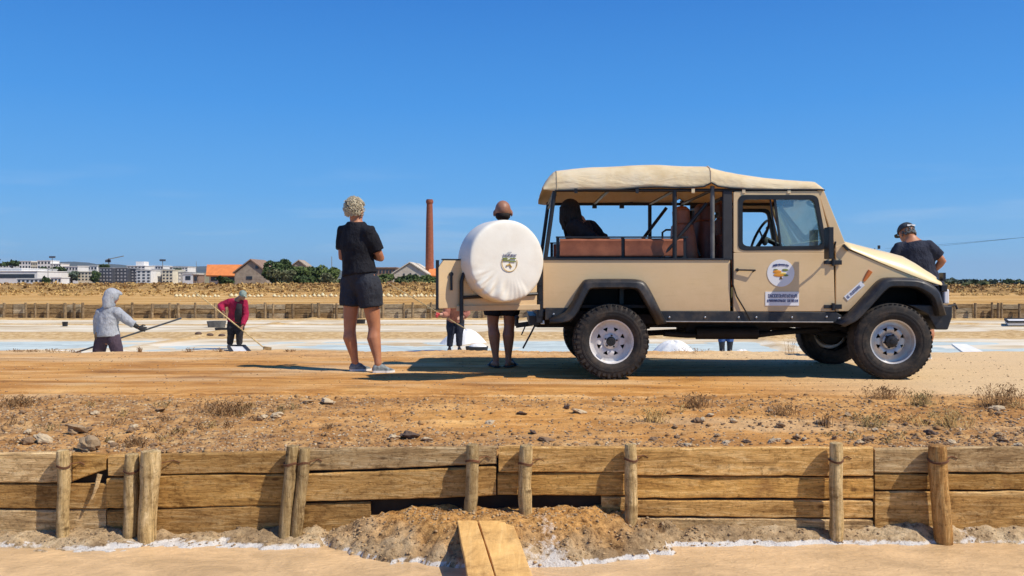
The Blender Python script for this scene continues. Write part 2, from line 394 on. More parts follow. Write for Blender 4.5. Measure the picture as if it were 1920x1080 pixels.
# the far country
def HF(x, y):
    base = .0+.02*fbm(x*.5, y*.5, 101)+.05*fbm(x*.08, y*.08, 102)*ss(36, 50, y)
    base = np.where(y < 35.5, -.8, base)
    rl = ss(72, 80, y)*(1-.35*ss(90, 130, y))
    amp = .56+.14*fbm(x*.05, 1.1, 103)-.14*ss(22, 40, x)
    ridge = rl*(amp+.22*fbm(x*.30, y*.30, 104)*ss(76, 82, y)*(1-.6*ss(120, 180, y)))
    far = .10*ss(200, 900, y)
    return base+ridge*(1-.2*ss(150, 400, y))-.3*ss(120, 300, y)-far
def a_far(X, Y, Z):
    scrub = ss(70, 76, Y+6*fbm(X*.06, Y*.1, 105))*(1-ss(400, 900, Y)*.5)+.5*np.exp(-((Y-60)/2.5)**2)*ss(-.1, .3, fbm(X*.1, 3, 107))
    green = ss(.05, .4, fbm(X*.06, Y*.06, 106))*ss(84, 130, Y)*.8
    return {'scrub': np.clip(scrub, 0, 1), 'green': green}
yf = [35.45, 35.5]+list(np.arange(35.8, 70, .8))+list(np.arange(70, 110, .35)); s_ = .6
while yf[-1] < 14000: s_ *= 1.10; yf.append(yf[-1]+s_)
xf = spaced(-60, 60, .5, 9000, 1.14)
terrain('ground', xf, np.array(yf), M_field, HF, a_far)

# ---------------------------------------------------------------- water
def mat_water(name, base, rough, bump, sc):
    m, t, p = new_mat(name); v = vec_node(t, (1, 1.7, 1))
    n = noise_node(t, v, sc, 4, .55, .6); n2 = noise_node(t, v, sc*.11, 8, .7, .8)
    c = ramp_node(t, n2.outputs[0], [(.36, tuple(x*.76 for x in base)), (.64, tuple(min(1, x*1.16) for x in base))]).outputs[0]
    t.links.new(c, p.inputs['Base Color']); p.inputs['Roughness'].default_value = rough; p.inputs['IOR'].default_value = 1.33
    t.links.new(bump_node(t, n.outputs[0], bump, .01), p.inputs['Normal']); return m
M_muddy = mat_water('muddy_water', (.68, .455, .235), .32, 1.0, 22)
M_brine = mat_water('brine', (.60, .66, .58), .50, .5, 9)
gx = spaced(-4, 4, .5, 60, 1.3); gy = np.arange(.6, 5.16, .15)
X, Y = np.meshgrid(gx, gy); o = np_mesh('pond_water', np.stack([X.ravel(), Y.ravel(), X.ravel()*0+WATER_Z], 1), grid_faces(len(gx), len(gy)), M_muddy); o['kind'] = 'structure'
gy = np.arange(12.5, 35.5, 1.0); X, Y = np.meshgrid(gx, gy)
o = np_mesh('brine_water', np.stack([X.ravel(), Y.ravel(), X.ravel()*0+PAN_Z-.016], 1), grid_faces(len(gx), len(gy)), M_brine); o['kind'] = 'structure'

# ================================================================ NEAR TIMBER WALL
def mat_wood(name, dark, mid, light, rust=None, grain=(1.3, 10, 13), plain=False):
    m, t, p = new_mat(name); v = vec_node(t, grain); v1 = vec_node(t)
    n1 = noise_node(t, v, 1.9, 10, .80, 1.1); n2 = noise_node(t, vec_node(t, (1, 1, 2)), 3.4, 9, .78, .5); n3 = noise_node(t, v, 7, 5, .7)
    c = ramp_node(t, n1.outputs[0], [(.30, dark), (.5, mid), (.68, light)]).outputs[0]
    st = ramp_node(t, n2.outputs[0], [(.36, (.48, .42, .36)), (.48, (.95, .94, .92)), (.62, (1.2, 1.2, 1.16))]).outputs[0]
    c = mix_node(t, .85, c, st, 'MULTIPLY')
    c0 = c; oi = t.nodes.new('ShaderNodeObjectInfo'); c = mix_node(t, 1.0, c, ramp_node(t, oi.outputs['Random'], [(0, (.72, .70, .68)), (.5, (1, 1, 1)), (1, (1.18, 1.17, 1.15))]).outputs[0], 'MULTIPLY')
    if plain:
        c = c0
        t.links.new(c, p.inputs['Base Color']); p.inputs['Roughness'].default_value = .75; t.links.new(bump_node(t, n1.outputs[0], .3, .006), p.inputs['Normal']); return m
    kn = t.nodes.new('ShaderNodeTexVoronoi'); kn.inputs['Scale'].default_value = 3.4; t.links.new(vec_node(t, (1, 1, 2.2)), kn.inputs['Vector'])
    c = mix_node(t, ramp_node(t, kn.outputs['Distance'], [(.04, (.85, .85, .85)), (.11, (0, 0, 0))]).outputs[0], c, tuple(x*.7 for x in dark))
    sp = noise_node(t, v1, 38, 4, .7); c = mix_node(t, .6, c, ramp_node(t, sp.outputs[0], [(.34, (.35, .30, .25)), (.46, (1, 1, 1)), (.62, (1, 1, 1)), (.72, (1.35, 1.3, 1.25))]).outputs[0], 'MULTIPLY')
    if rust:
        n4 = noise_node(t, v1, 5.5, 6, .7); f = ramp_node(t, n4.outputs[0], [(.55, (0, 0, 0)), (.72, (.8, .8, .8))]).outputs[0]; c = mix_node(t, f, c, rust)
    t.links.new(c, p.inputs['Base Color']); p.inputs['Roughness'].default_value = .85; sock(p, 'Specular IOR Level').default_value = .2
    b = bump_node(t, n1.outputs[0], .85, .020); b = bump_node(t, n3.outputs[0], .8, .010, b); b = bump_node(t, sp.outputs[0], .5, .006, b); t.links.new(b, p.inputs['Normal']); return m
M_plank = mat_wood('weathered_plank', (.15, .07, .02), (.64, .36, .115), (.95, .67, .32))
M_plank2 = mat_wood('greyed_plank', (.19, .11, .05), (.68, .45, .21), (.95, .75, .45))
M_plank3 = mat_wood('orange_plank', (.16, .07, .02), (.66, .36, .10), (.95, .63, .26), rust=(.38, .18, .06))
M_post = mat_wood('peeled_post', (.18, .105, .04), (.58, .40, .18), (.90, .70, .40), grain=(16, 16, 1.4))
M_postr = mat_wood('rusty_post', (.20, .09, .03), (.50, .26, .08), (.74, .48, .20), rust=(.33, .12, .03), grain=(16, 16, 1.4))
M_wire = pm('rusted_wire', (.22, .09, .04), (.10, .045, .02), rough=.9)
wall = empty('timber_retaining_wall', (0, WALL_Y, -.6), 'weathered timber retaining wall of stacked planks and round posts holding the dike above the pond', 'wall')
def plank(parent, x0, x1, yt0, yt1, yb0, yb1, d, th=.035, m=None, seed=0, nseg=None, name='plank', org=None):
    """a plank on the wall plane: pixel x range, top y at both ends, bottom y at both ends"""
    rr = random.Random(seed); n = nseg or max(4, int(abs(x1-x0)/22)); rows = []
    dy = rr.uniform(-.006, .006)
    for i in range(n+1):
        u = i/n; px = x0+(x1-x0)*u
        wob = fbm(np.array(px*.012), np.array(seed*7.7), 200+seed)*2.2
        wob2 = fbm(np.array(px*.014), np.array(seed*3.1), 300+seed)*2.0
        rag = rr.uniform(-.7, .7)
        a = V(px, yt0+(yt1-yt0)*u+wob+rag, d); b = V(px, yb0+(yb1-yb0)*u+wob2-rag, d)
        bow = dy+fbm(np.array(px*.006), np.array(seed*1.3), 400+seed)*.006
        rows.append([Vector((a.x, d+bow+.010, a.z)), Vector((a.x, d+bow, a.z-.008)), Vector((b.x, d+bow, b.z+.006)), Vector((b.x, d+bow+.006, b.z)),
                     Vector((b.x, d+bow+th, b.z)), Vector((a.x, d+bow+th, a.z))])
    mb = MB(); mb.sweep(rows, closed=True); k = len(rows)*6
    mb.add(rows[0], [(0, 1, 2, 3, 4, 5)]); mb.add(rows[-1], [(5, 4, 3, 2, 1, 0)])
    return mb.build(name, m, parent)
PD = WALL_Y-.036
segs = [
 (-420, -205, 852, 852, 902, 904, 0), (-420, -205, 906, 906, 953, 953, 1), (-420, -205, 957, 957, 1030, 1030, 2),
 (-203, 133, 850, 848, 904, 905, 1), (-203, 200, 908, 907, 953, 954, 0), (-203, 198, 957, 956, 1035, 1035, 1),
 (136, 198, 850, 852, 903, 880, 2), (203, 272, 853, 853, 893, 892, 0), (200, 272, 897, 896, 953, 955, 2), (201, 556, 958, 947, 1035, 1034, 0),
 (270, 560, 852, 846, 889, 886, 0), (274, 560, 892, 889, 953, 947, 2),
 (562, 876, 844, 838, 884, 873, 1), (560, 930, 888, 875, 941, 929, 0), (558, 694, 945, 942, 1005, 1000, 0), (560, 640, 1003, 1003, 1030, 1030, 2),
 (878, 931, 839, 838, 872, 871, 1), 
 (935, 1178, 838, 838, 885, 885, 0), (933, 1182, 888, 888, 929, 929, 2), (1128, 1186, 932, 933, 985, 990, 0),
 (1182, 1637, 840, 838, 891, 893, 0), (1184, 1639, 894, 896, 934, 936, 2), (1186, 1637, 938, 940, 968, 972, 0), (1186, 1637, 971, 975, 1010, 1015, 1),
 (1640, 2010, 841, 838, 887, 884, 1), (1641, 2010, 890, 888, 919, 918, 2), (1641, 2010, 922, 921, 1010, 1005, 0),
 (2013, 2300, 842, 842, 887, 884, 0), (2013, 2300, 890, 888, 930, 930, 2), (2013, 2300, 934, 934, 1010, 1010, 1)]
for k, q in enumerate(segs):
    plank(wall, *q[:6], PD, m=(M_plank, M_plank2, M_plank3)[q[6]], seed=k+1)
# near-black sheet added behind the planks, painted shade for the ragged gaps
mb = MB(); mb.box((-0, WALL_Y+.003, -.36), (13.6, .007, .48)); mb.build('gap_shade_sheet', pm('gap_shade_dark', (.030, .021, .013), (.014, .010, .007), rough=.95), wall)
posts = [(119, 118, 22, 845, 1020, 0), (247, 243, 25, 852, 1020, 1), (283, 273, 33, 846, 1028, 1), (548, 528, 24, 837, 1022, 0), (571, 554, 22, 841, 1020, 1), (887, 882, 24, 834, 950, 0),
         (985, 985, 25, 836, 950, 0), (1183, 1184, 24, 834, 975, 0), (1567, 1568, 25, 831, 990, 1), (1757, 1770, 33, 836, 1005, 2), (-160, -165, 25, 846, 1020, 0), (-330, -328, 30, 850, 1020, 1), (2040, 2042, 28, 838, 1010, 0), (2220, 2217, 24, 838, 1010, 1)]
for k, (xa, xb, w, ya, yb, mi) in enumerate(posts):
    dp = PD-w/F*PD/2-.016; r0 = w/F*dp/2; a = V(xa, ya, dp); b = V(xb, yb+22, dp-.01); pts = []; rs = []
    for i in range(15):
        u = i/14; q = a.lerp(b, u); wx = fbm(np.array(u*3.1), np.array(k*5.3), 500)*.009
        q.x += wx; pts.append(q); f = 1+.10*fbm(np.array(u*7), np.array(k*2.1), 501)
        rs.append(r0*f*(1.0 if i else .93)*(1.13 if (k == 2 and i < 4) else 1))
    mb = MB(); mb.tube([pts[0]+Vector((0, 0, .004))]+pts, [r0*.8]+rs, n=14)
    po = mb.build('post', (M_post, M_post, M_postr)[mi], wall, smooth=True)
    # wire loop tied round the post a little below its head
    zc = a.z-.085+R.uniform(-.015, .02); u = (a.z-zc)/(a.z-b.z); c = a.lerp(b, u); ring = []
    for j in range(19):
        th = 2*math.pi*j/18; ring.append(Vector((c.x+math.cos(th)*(r0*1.06), c.y+math.sin(th)*(r0*1.06), zc+.006*math.sin(th*2+k))))
    mb = MB(); mb.tube(ring, .0035, n=6); mb.tube([p_+Vector((0, 0, -.007)) for p_ in ring], .0035, n=6)
    mb.tube([ring[2], Vector((c.x+r0*2.2, PD-.004, zc+.01)), Vector((c.x+r0*2.9, PD-.004, zc-.004))], .003, n=5)
    mb.build('wire_tie', M_wire, wall)

# ---------------------------------------------------------------- plank walkway over the mound
M_new = mat_wood('fresh_plank', (.60, .32, .09), (.76, .44, .14), (.84, .53, .20), grain=(14, .9, 14), plain=True)
walk = empty('plank_walkway', (-.12, 4.6, -.45), 'pair of pale orange planks laid from the mud mound out over the pond', 'walkway')
def walk_plank(xa0, xa1, xb0, xb1, nm):
    da, db = 4.86, 4.08; za = V(0, 976, da).z; zb = V(0, 1085, db).z
    def P(px, d, z, far): return Vector(((px-960)/F*d, d, z))
    A0, A1 = P(xa0, da, za, 0), P(xa1, da, za, 0); B0, B1 = P(xb0, db, zb, 0), P(xb1, db, zb, 0); rows = []
    for i in range(13):
        u = i/12*1.75; l = A0.lerp(B0, u); r_ = A1.lerp(B1, u); w = .0015*math.sin(i*1.7); up = Vector((0, 0, .004*math.sin(i*.5)))
        l.x += w; r_.x -= w*.6
        rows.append([l+up, r_+up, r_+up-Vector((0, 0, .032)), l+up-Vector((0, 0, .032))])
    mb = MB(); mb.sweep(rows, closed=True); mb.add(rows[0], [(0, 1, 2, 3)]); mb.add(rows[-1], [(3, 2, 1, 0)])
    return mb.build(nm, M_new, walk, bevel=.004)
walk_plank(857, 894, 878, 929, 'plank'); walk_plank(897, 960, 932, 1001, 'plank')
for a_, b_ in (((-.24, 4.0, -.55), (.20, 4.0, -.55)), ((-.22, 3.15, -.57), (.28, 3.15, -.57))): mb = MB(); mb.beam(a_, b_, .06, .06); mb.build('bearer', M_plank, walk, bevel=.004)
for x_, y_ in ((-.06, 3.94), (.05, 3.09)): mb = MB(); mb.tube([(x_, y_, -.53), (x_, y_, -.9)], .03, n=8); mb.build('stake', M_post, walk)
mb = MB(); mb.tube([V(187, 889, PD-.02), V(181, 912, PD-.035), V(172, 936, PD-.04)], [(.016, .007), (.013, .006), (.006, .004)], n=6); mb.build('splinter', M_plank2, wall)

# ---------------------------------------------------------------- stones
M_stone = [pm('stone_grey', (.46, .33, .19), (.22, .14, .075), 12, .9, .6, 60), pm('stone_brown', (.34, .21, .11), (.16, .10, .055), 12, .9, .6, 60), pm('stone_pale', (.66, .52, .33), (.42, .31, .18), 12, .9, .5, 60), pm('stone_dark', (.16, .10, .07), (.07, .05, .035), 12, .9, .5, 60)]
def stone_geo(rr, n=7, nv=5):
    mb = MB(); mb.ell((0, 0, 0), (1, 1, 1), nu=n, nv=nv)
    out = []; o_ = rr.uniform(0, 90)
    for q in mb.v:
        k = 1+(rr.uniform(-.25, .25) if n < 9 else .85*float(fbm(np.array(q[0]*1.1+o_), np.array(q[1]*1.1+q[2]*1.4), 66))+rr.uniform(-.05, .05)); out.append((q[0]*k, q[1]*k, q[2]*k*.85))
    return np.array(out), mb.f
protos = []
for k in range(6):
    rr = random.Random(k+40); vv, ff = stone_geo(rr, 12, 9); me = bpy.data.meshes.new('rock'); me.from_pydata([tuple(q) for q in vv], [], ff); protos.append(me)
rock_me = [[None]*4 for _ in protos]
for i, me in enumerate(protos):
    for j in range(4):
        c = me.copy(); c.materials.append(M_stone[j]); rock_me[i][j] = c
import bisect
GL = [([float(q) for q in a], [float(q) for q in b], c) for a, b, c in GR]
def look(g, x, y):
    a, b, Z = g; i = min(max(bisect.bisect_right(a, x)-1, 0), len(a)-2); j = min(max(bisect.bisect_right(b, y)-1, 0), len(b)-2)
    u = min(max((x-a[i])/(a[i+1]-a[i]), 0), 1); v = min(max((y-b[j])/(b[j+1]-b[j]), 0), 1)
    return float((Z[j, i]*(1-u)+Z[j, i+1]*u)*(1-v)+(Z[j+1, i]*(1-u)+Z[j+1, i+1]*u)*v)
def hz(x, y):
    for g in GL:
        if y <= g[1][-1]: return look(g, x, max(y, 5.18) if g is GL[1] else y)
    return look(GL[-1], x, y)
def ground_hit(px, py, y0=5.2, y1=11):
    """where the sight line through a pixel meets the dike top"""
    d = y0
    for _ in range(400):
        p_ = V(px, py, d)
        if p_.z <= hz(p_.x, d): break
        d += .02
    return p_.x, d
def rock(px, py, w, h, mi, label, rot=0, group=None):
    x, d = ground_hit(px, py); s = w/F*d/2; sz = h/F*d/2
    o = bpy.data.objects.new('rock', rock_me[R.randrange(6)][mi]); COL.objects.link(o)
    o.location = (x, d, hz(x, d)+sz*.55); o.scale = (s, s*R.uniform(.7, 1), sz); o.rotation_euler = (R.uniform(-.15, .15), rot, R.uniform(0, 6) if w < 20 else R.uniform(-.4, .4))
    return tag(o, label, 'rock', group)
big = [(768, 822, 36, 18, 3, 'dark brown rock with a pale top at the wall edge below the folded-arms person', 0),
 (738, 826, 24, 14, 2, 'pale stone touching the left side of the dark rock by the plank wall', 0),
 (800, 828, 22, 9, 2, 'low flat pale stone to the right of the dark rock by the plank wall', 0),
 (1086, 775, 28, 10, 2, 'cream flake of stone lying alone on the orange earth below the rear wheel', .3),
 (1062, 766, 18, 10, 3, 'small dark stone just left of the cream flake of stone', 0),
 (978, 778, 20, 8, 3, 'dark flat stone in the orange earth left of the cream flake', 0),
 (1000, 814, 14, 9, 3, 'dark little stone near the wall top above the third post gap', 0),
 (1025, 826, 30, 9, 1, 'reddish brown flat stone just above the planks right of the middle post', 0),
 (142, 813, 34, 26, 0, 'rounded grey-brown boulder, biggest stone at the left, above the leftmost post', .2),
 (80, 830, 30, 22, 2, 'angular tan stone leaning at the wall top left of the leftmost post', .3),
 (50, 834, 20, 18, 1, 'brown stone beside the angular tan stone at the far left', 0),
 (165, 848, 40, 36, 0, 'large grey stone wedged in the broken plank right of the leftmost post', .1),
 (520, 783, 26, 14, 2, 'pale stone with a dark side on the gravel patch left of the standing person', 0),
 (496, 785, 14, 9, 2, 'small pale stone left of the pale stone on the gravel patch', 0),
 (300, 772, 22, 6, 1, 'thin brown slab lying tilted on the upper left slope', -.3),
 (215, 838, 18, 11, 1, 'brown stone at the wall top between the leftmost posts', 0),
 (1546, 797, 22, 14, 3, 'dark stone with a white speck above the post right of the front wheel', 0),
 (1628, 826, 24, 12, 1, 'grey-brown stone at the wall top right of the post below the front wheel', 0),
 (1315, 790, 14, 11, 2, 'whitish pebble on the gravelly slope under the door', 0),
 (1448, 831, 16, 10, 2, 'whitish stone at the wall top below the round door emblem', 0),
 (1400, 831, 16, 8, 3, 'dark stone at the wall top left of the whitish stone', 0),
 (1745, 815, 22, 13, 3, 'dark stone on the slope above the rusty right hand post', 0),
 (1868, 770, 24, 13, 2, 'pale rounded stone beside the dry weed at the far right', 0),
 (615, 757, 26, 14, 2, 'whitish crumbly clod left of the feet of the standing person', 0),
 (575, 755, 22, 6, 2, 'flat white patch of stone left of the whitish clod', 0),
 (920, 795, 18, 9, 2, 'small pale stone in the middle of the orange slope', 0)]
for b_ in big: rock(*b_)
for k in range(60):
    px = R.choice([R.uniform(0, 640), R.uniform(1180, 1915), R.uniform(1180, 1915)]); py = R.uniform(772, 838); w = R.uniform(9, 17)
    rock(px, py, w, w*R.uniform(.5, .8), R.choice([0, 1, 1, 2, 2, 1]), 'loose fist sized stone half buried in the gravelly slope above the plank wall', group='loose stones on the slope')
def scatter_stones(name, n, fx, smin, smax, mat, label, seed):
    rr = random.Random(seed); vs_, fs_ = [], []; base = [stone_geo(random.Random(s_), 5, 4)[0] for s_ in range(8)]
    ff = stone_geo(random.Random(1), 5, 4)[1]; quads = []
    for f in ff: quads.append(tuple(f) if len(f) == 4 else (f[0], f[1], f[2], f[2]))
    tris = [];
    for f in ff:
        if len(f) == 4: tris += [(f[0], f[1], f[2]), (f[0], f[2], f[3])]
        else: tris.append(tuple(f))
    tris = np.array(tris); P_ = fx(n, seed); Z = np.array([hz(a, b) for a, b in P_]); allv = []; allf = []
    for i in range(n):
        s = smin+(smax-smin)*rr.random()**3; th = rr.uniform(0, 6.28); c, s2 = math.cos(th), math.sin(th)
        b = base[rr.randrange(8)]*np.array([s, s*rr.uniform(.6, 1), s*rr.uniform(.4, .8)])
        b = np.stack([b[:, 0]*c-b[:, 1]*s2+P_[i, 0], b[:, 0]*s2+b[:, 1]*c+P_[i, 1], b[:, 2]+Z[i]+s*.12], 1)
        allv.append(b); allf.append(tris+i*len(b))
    o = np_mesh(name, np.concatenate(allv), np.concatenate(allf), mat); return tag(o, label, 'gravel', kind='stuff')
def fx_slope(n, sd_):
    g = np.random.RandomState(sd_); m = n*16; x = g.uniform(-4.6, 4.6, m); y = 5.17+g.rand(m)**1.2*2.0
    k = g.rand(m) < .10+dirt_attrs(x, y, 0)[0]; return np.stack([x[k], y[k]], 1)[:n]
scatter_stones('dirt_clods', 1500, fx_slope, .006, .030, pm('dirt_clod', (.50, .29, .11), (.24, .12, .045), 14, .95, .6, 60), 'crumbly orange brown clods over the slope above the plank wall', 21)
scatter_stones('gravel', 6500, fx_slope, .003, .015, M_stone[0], 'fine grey gravel strewn over the slope above the plank wall', 1)
scatter_stones('gravel', 8000, fx_slope, .003, .015, M_stone[1], 'small brown stones strewn over the slope above the plank wall', 2)
scatter_stones('gravel', 3200, fx_slope, .003, .013, M_stone[2], 'small pale stones strewn over the slope above the plank wall', 3)
scatter_stones('gravel', 2200, fx_slope, .003, .012, M_stone[3], 'small dark stones strewn over the slope above the plank wall', 6)
def fx_road(n, sd_):
    g = np.random.RandomState(sd_); return np.stack([g.uniform(-6, 6, n), g.uniform(6.9, 11.4, n)], 1)
scatter_stones('gravel', 2600, fx_road, .003, .012, M_stone[1], 'small brown stones pressed into the track', 16)
scatter_stones('gravel', 900, fx_road, .003, .010, M_stone[2], 'small pale stones pressed into the track', 17)
def fx_mound(n, sd_, x0=-1.25, x1=1.2, y0=4.5):
    g = np.random.RandomState(sd_); m = n*6; x = g.uniform(x0, x1, m); y = g.uniform(y0, 5.13, m); k = H(x, y) > WATER_Z+.004; return np.stack([x[k], y[k]], 1)[:n]
scatter_stones('mud_crumbs', 1500, fx_mound, .003, .013, pm('mud_crumb', (.56, .38, .19), (.26, .155, .075), 14, .95), 'crumbled dry mud over the mound at the foot of the wall', 4)
def fx_bank(n, sd_): return fx_mound(n, sd_, -4, 4, 4.93)
scatter_stones('mud_crumbs', 1300, fx_bank, .003, .013, pm('mud_crumb2', (.48, .34, .19), (.20, .13, .07), 14, .95), 'crumbled grey mud along the foot of the plank wall', 5)

# ---------------------------------------------------------------- weeds
M_straw = pm('dry_straw', (.56, .38, .14), (.30, .19, .07), 30, .9); M_straw2 = pm('brown_weed', (.34, .18, .07), (.16, .10, .045), 30, .9); M_weedg = pm('olive_weed', (.36, .26, .10), (.18, .12, .05), 30, .9)
def weed(px, py, w, h, n, m, label, group=None, d=None, name='dry_weed', cat='weed', lean=0):
    if d is None: x, y = ground_hit(px, py)
    else: x, y = V(px, py, d).x, d
    z = hz(x, y); mb = MB(); W_ = w/F*y; H_ = h/F*y
    for k in range(n):
        bx = x+R.gauss(0, W_*.22); by = y+R.gauss(0, W_*.12); bz = z-.01; a = R.uniform(0, 6.28); ln = H_*R.uniform(.45, 1.15); out = R.uniform(.1, 1.0)*W_*.38
        p0 = Vector((bx, by, bz)); p2 = p0+Vector((math.cos(a)*out+lean*ln, math.sin(a)*out*.6, ln)); p1 = p0.lerp(p2, .55)+Vector((-math.cos(a)*out*.12, 0, ln*.12)); t_ = .0022*R.uniform(.7, 1.6)
        sdv = Vector((t_, t_*.6, 0)); mb.add([p0-sdv, p0+sdv, p1+sdv*.8, p1-sdv*.8, p2], [(0, 1, 2, 3), (3, 2, 4)])
        for q in range(R.randrange(1, 4)):
            u = R.uniform(.3, .95); c = p1.lerp(p2, u); e = Vector((R.gauss(0, .012), R.gauss(0, .012), R.uniform(.002, .02))); s_ = .004
            mb.add([c, c+e+Vector((s_, 0, 0)), c+e*1.4, c+e-Vector((s_, 0, 0))], [(0, 1, 2, 3)])
    o = mb.build(name, m, loc=(x, y, z)); return tag(o, label, cat, group)
weed(30, 764, 90, 20, 110, M_straw2, 'low dry brown weed at the left edge of the slope')
weed(425, 778, 130, 24, 150, M_straw2, 'straw coloured dry weed clump on the slope left of the standing person')
weed(250, 838, 60, 16, 60, M_straw2, 'flattened reddish weed above the pair of posts at the left')
weed(1305, 764, 60, 24, 80, M_straw2, 'small brown weed on the slope below the middle of the vehicle')
weed(1225, 790, 50, 22, 50, M_straw, 'thin straw weed on the slope in front of the rear wheel')
weed(1470, 780, 60, 22, 60, M_straw2, 'brown weed below the vehicle door')
weed(1660, 748, 80, 20, 110, M_straw2, 'low weed patch beside the track below the front wheel')
weed(1730, 760, 60, 24, 80, M_weedg, 'olive weed to the right of the weed patch below the front wheel')
weed(1550, 802, 24, 32, 18, M_straw2, 'upright dead stalk just above the post right of the middle')
weed(1880, 762, 90, 36, 150, M_straw2, 'dense dry reddish weed at the right edge of the slope')
weed(1780, 800, 90, 28, 100, M_straw, 'straw weed spread on the right hand slope')
weed(1640, 800, 70, 22, 70, M_weedg, 'faded olive weed on the slope above the board joint at the right')
for k in range(40):
    weed(R.choice([R.uniform(20, 620), R.uniform(1190, 1910)]), R.uniform(762, 834), R.uniform(20, 40), R.uniform(7, 14), 14, R.choice([M_straw, M_straw2, M_weedg]), 'tiny dry tuft among the stones of the slope', 'tiny dry tufts')
for k, (px, w, h) in enumerate([(35, 40, 5), (95, 50, 7), (140, 34, 5), (262, 10, 9), (355, 20, 7), (410, 22, 7), (545, 30, 4), (1300, 60, 7), (60, 30, 4)]):
    weed(px, 662, w, h, 26, M_straw2, 'stubby dry tuft on the far edge of the dike', 'dry tufts along the far edge of the dike', d=11.3)
o_ = weed(1482, 661, 30, 32, 12, M_straw2, 'thin bare weed standing on the far edge of the dike behind the vehicle', d=11.25)
# ================================================================ FAR TIMBER WALL
FW = 35.4
M_fpl = mat_wood('far_plank', (.10, .06, .028), (.32, .21, .10), (.56, .41, .23), grain=(.8, 5, 7)); M_fpl2 = mat_wood('far_plank_grey', (.20, .15, .09), (.42, .33, .21), (.60, .50, .34), grain=(.8, 5, 7)); M_fpost = mat_wood('far_post', (.09, .055, .03), (.26, .18, .10), (.50, .38, .22), grain=(8, 8, 1.4))
fwall = empty('far_timber_wall', (0, FW, -.65), 'distant low timber wall of short planks and many posts along the far side of the salt pans', 'wall')
joints = [-700, -560, -420, -260, -120, 5, 25, 48, 118, 152, 233, 285, 330, 402, 480, 500, 535, 585, 625, 672, 715, 755, 800, 870, 960, 1060, 1160, 1260, 1370, 1480, 1590, 1700, 1775, 1823, 1860, 1910, 2050, 2200, 2350, 2500, 2650]
for a, b in zip(joints, joints[1:]):
    rr = random.Random(a); cuts = [570+rr.uniform(-.8, .8), 578.5+rr.uniform(-1.5, 1.5), 587+rr.uniform(-1.5, 1.5), 601]
    for r_ in range(3):
        mb = MB(); p0 = V(a+.4, cuts[r_]+.3, FW); p1 = V(b-.4, cuts[r_+1]-.3, FW); dy = rr.uniform(-.02, .02)
        t_ = rr.uniform(-.008, .008)
        mb.add([(p0.x, FW+dy, p0.z), (p1.x, FW+dy, p0.z+t_), (p1.x, FW+dy, p1.z+t_), (p0.x, FW+dy, p1.z), (p0.x, FW+.06+dy, p0.z), (p1.x, FW+.06+dy, p0.z+t_), (p1.x, FW+.06+dy, p1.z+t_), (p0.x, FW+.06+dy, p1.z)],
               [(0, 1, 2, 3), (7, 6, 5, 4), (0, 4, 5, 1), (1, 5, 6, 2), (2, 6, 7, 3), (3, 7, 4, 0)])
        mb.build('plank', rr.choice([M_fpl, M_fpl2]), fwall)
pxs = [-640, -500, -370, -250, -160, -80, -30, 8, 48, 66, 90, 122, 139, 155, 248, 286, 318, 334, 366, 404, 424, 497, 512, 549, 585, 597, 631, 660, 679, 718, 757, 774, 808, 850, 905, 940, 1000, 1060, 1120, 1200, 1290, 1350, 1420, 1480, 1560, 1640, 1720, 1790, 1829, 1860, 1872, 1878, 1912, 1990, 2060, 2150, 2230, 2350, 2450, 2560]
for k, px in enumerate(pxs):
    rr = random.Random(k); a = V(px, 568+rr.uniform(-1.2, 1.5), FW-.16); b = V(px+rr.uniform(-1, 1), 601, FW-.20); w = rr.uniform(.045, .065)
    mb = MB(); mb.tube([a, a.lerp(b, .5)+Vector((rr.uniform(-.01, .01), 0, 0)), b], [w*.95, w, w*1.05], n=8); mb.build('post', M_fpost, fwall, smooth=True)
# ---------------------------------------------------------------- things in the salt pans
M_salt = pm('heaped_salt', (.88, .87, .84), (.74, .72, .67), 9, .9, .5, 30, .02)
M_white = pm('white_board', (.82, .81, .78), (.68, .66, .6), 6, .6); M_dk = pm('black_rubber', (.03, .03, .032), (.015, .015, .016), 14, .7)
M_grey = pm('grey_bin', (.16, .16, .15), (.08, .08, .08), 10, .7)
def salt_pile(px, w, h, d, label, sk=0):
    c = V(px, 528, d); z0 = hz(c.x, d)-.04; W_ = w/F*d/2; H_ = h/F*d; mb = MB(); rows = []
    for i in range(9):
        u = i/8; row = []
        for k in range(26):
            th = 2*math.pi*k/26; r = (1-u)**.85*(1+.12*math.sin(3*th+px)+.07*math.sin(7*th))
            row.append(Vector((c.x+math.cos(th)*W_*r+sk*W_*u, d+math.sin(th)*W_*.7*r, z0+H_*math.sin(u*math.pi/2)*(1+.05*math.sin(5*th)))))
        rows.append(row)
    mb.sweep(rows, closed=True); o = mb.build('salt_pile', M_salt, loc=(c.x, d, z0), smooth='all'); return tag(o, label, 'salt pile')
salt_pile(110, 90, 30, 16.6, 'white heap of raked salt to the left of the hooded worker')
salt_pile(872, 90, 30, 22.0, 'white salt heap behind the legs of the worker in the pink shirt')
salt_pile(1268, 100, 40, 17.6, 'white salt heap seen under the vehicle between its wheels', -.1)
salt_pile(1392, 50, 18, 18.2, 'small low salt heap beside the rubber boots seen under the vehicle')
def tray(pts, th, mat, label, name, cat, rimmat=None, z_up=0):
    c = sum((Vector(p) for p in pts), Vector())/4; z0 = min(p.z for p in pts)-th; r_ = empty(name, (c.x, c.y, z0), label, cat)
    mb = MB(); mb.prism(pts, (0, 0, -th)); mb.build('board', mat, r_)
    if rimmat:
        mb = MB()
        for i in range(4): mb.beam(pts[i], pts[(i+1) % 4], .05, .07)
        mb.build('rim', rimmat, r_)
    return r_
def at(px, d, z): return Vector(((px-960)/F*d, d, z))
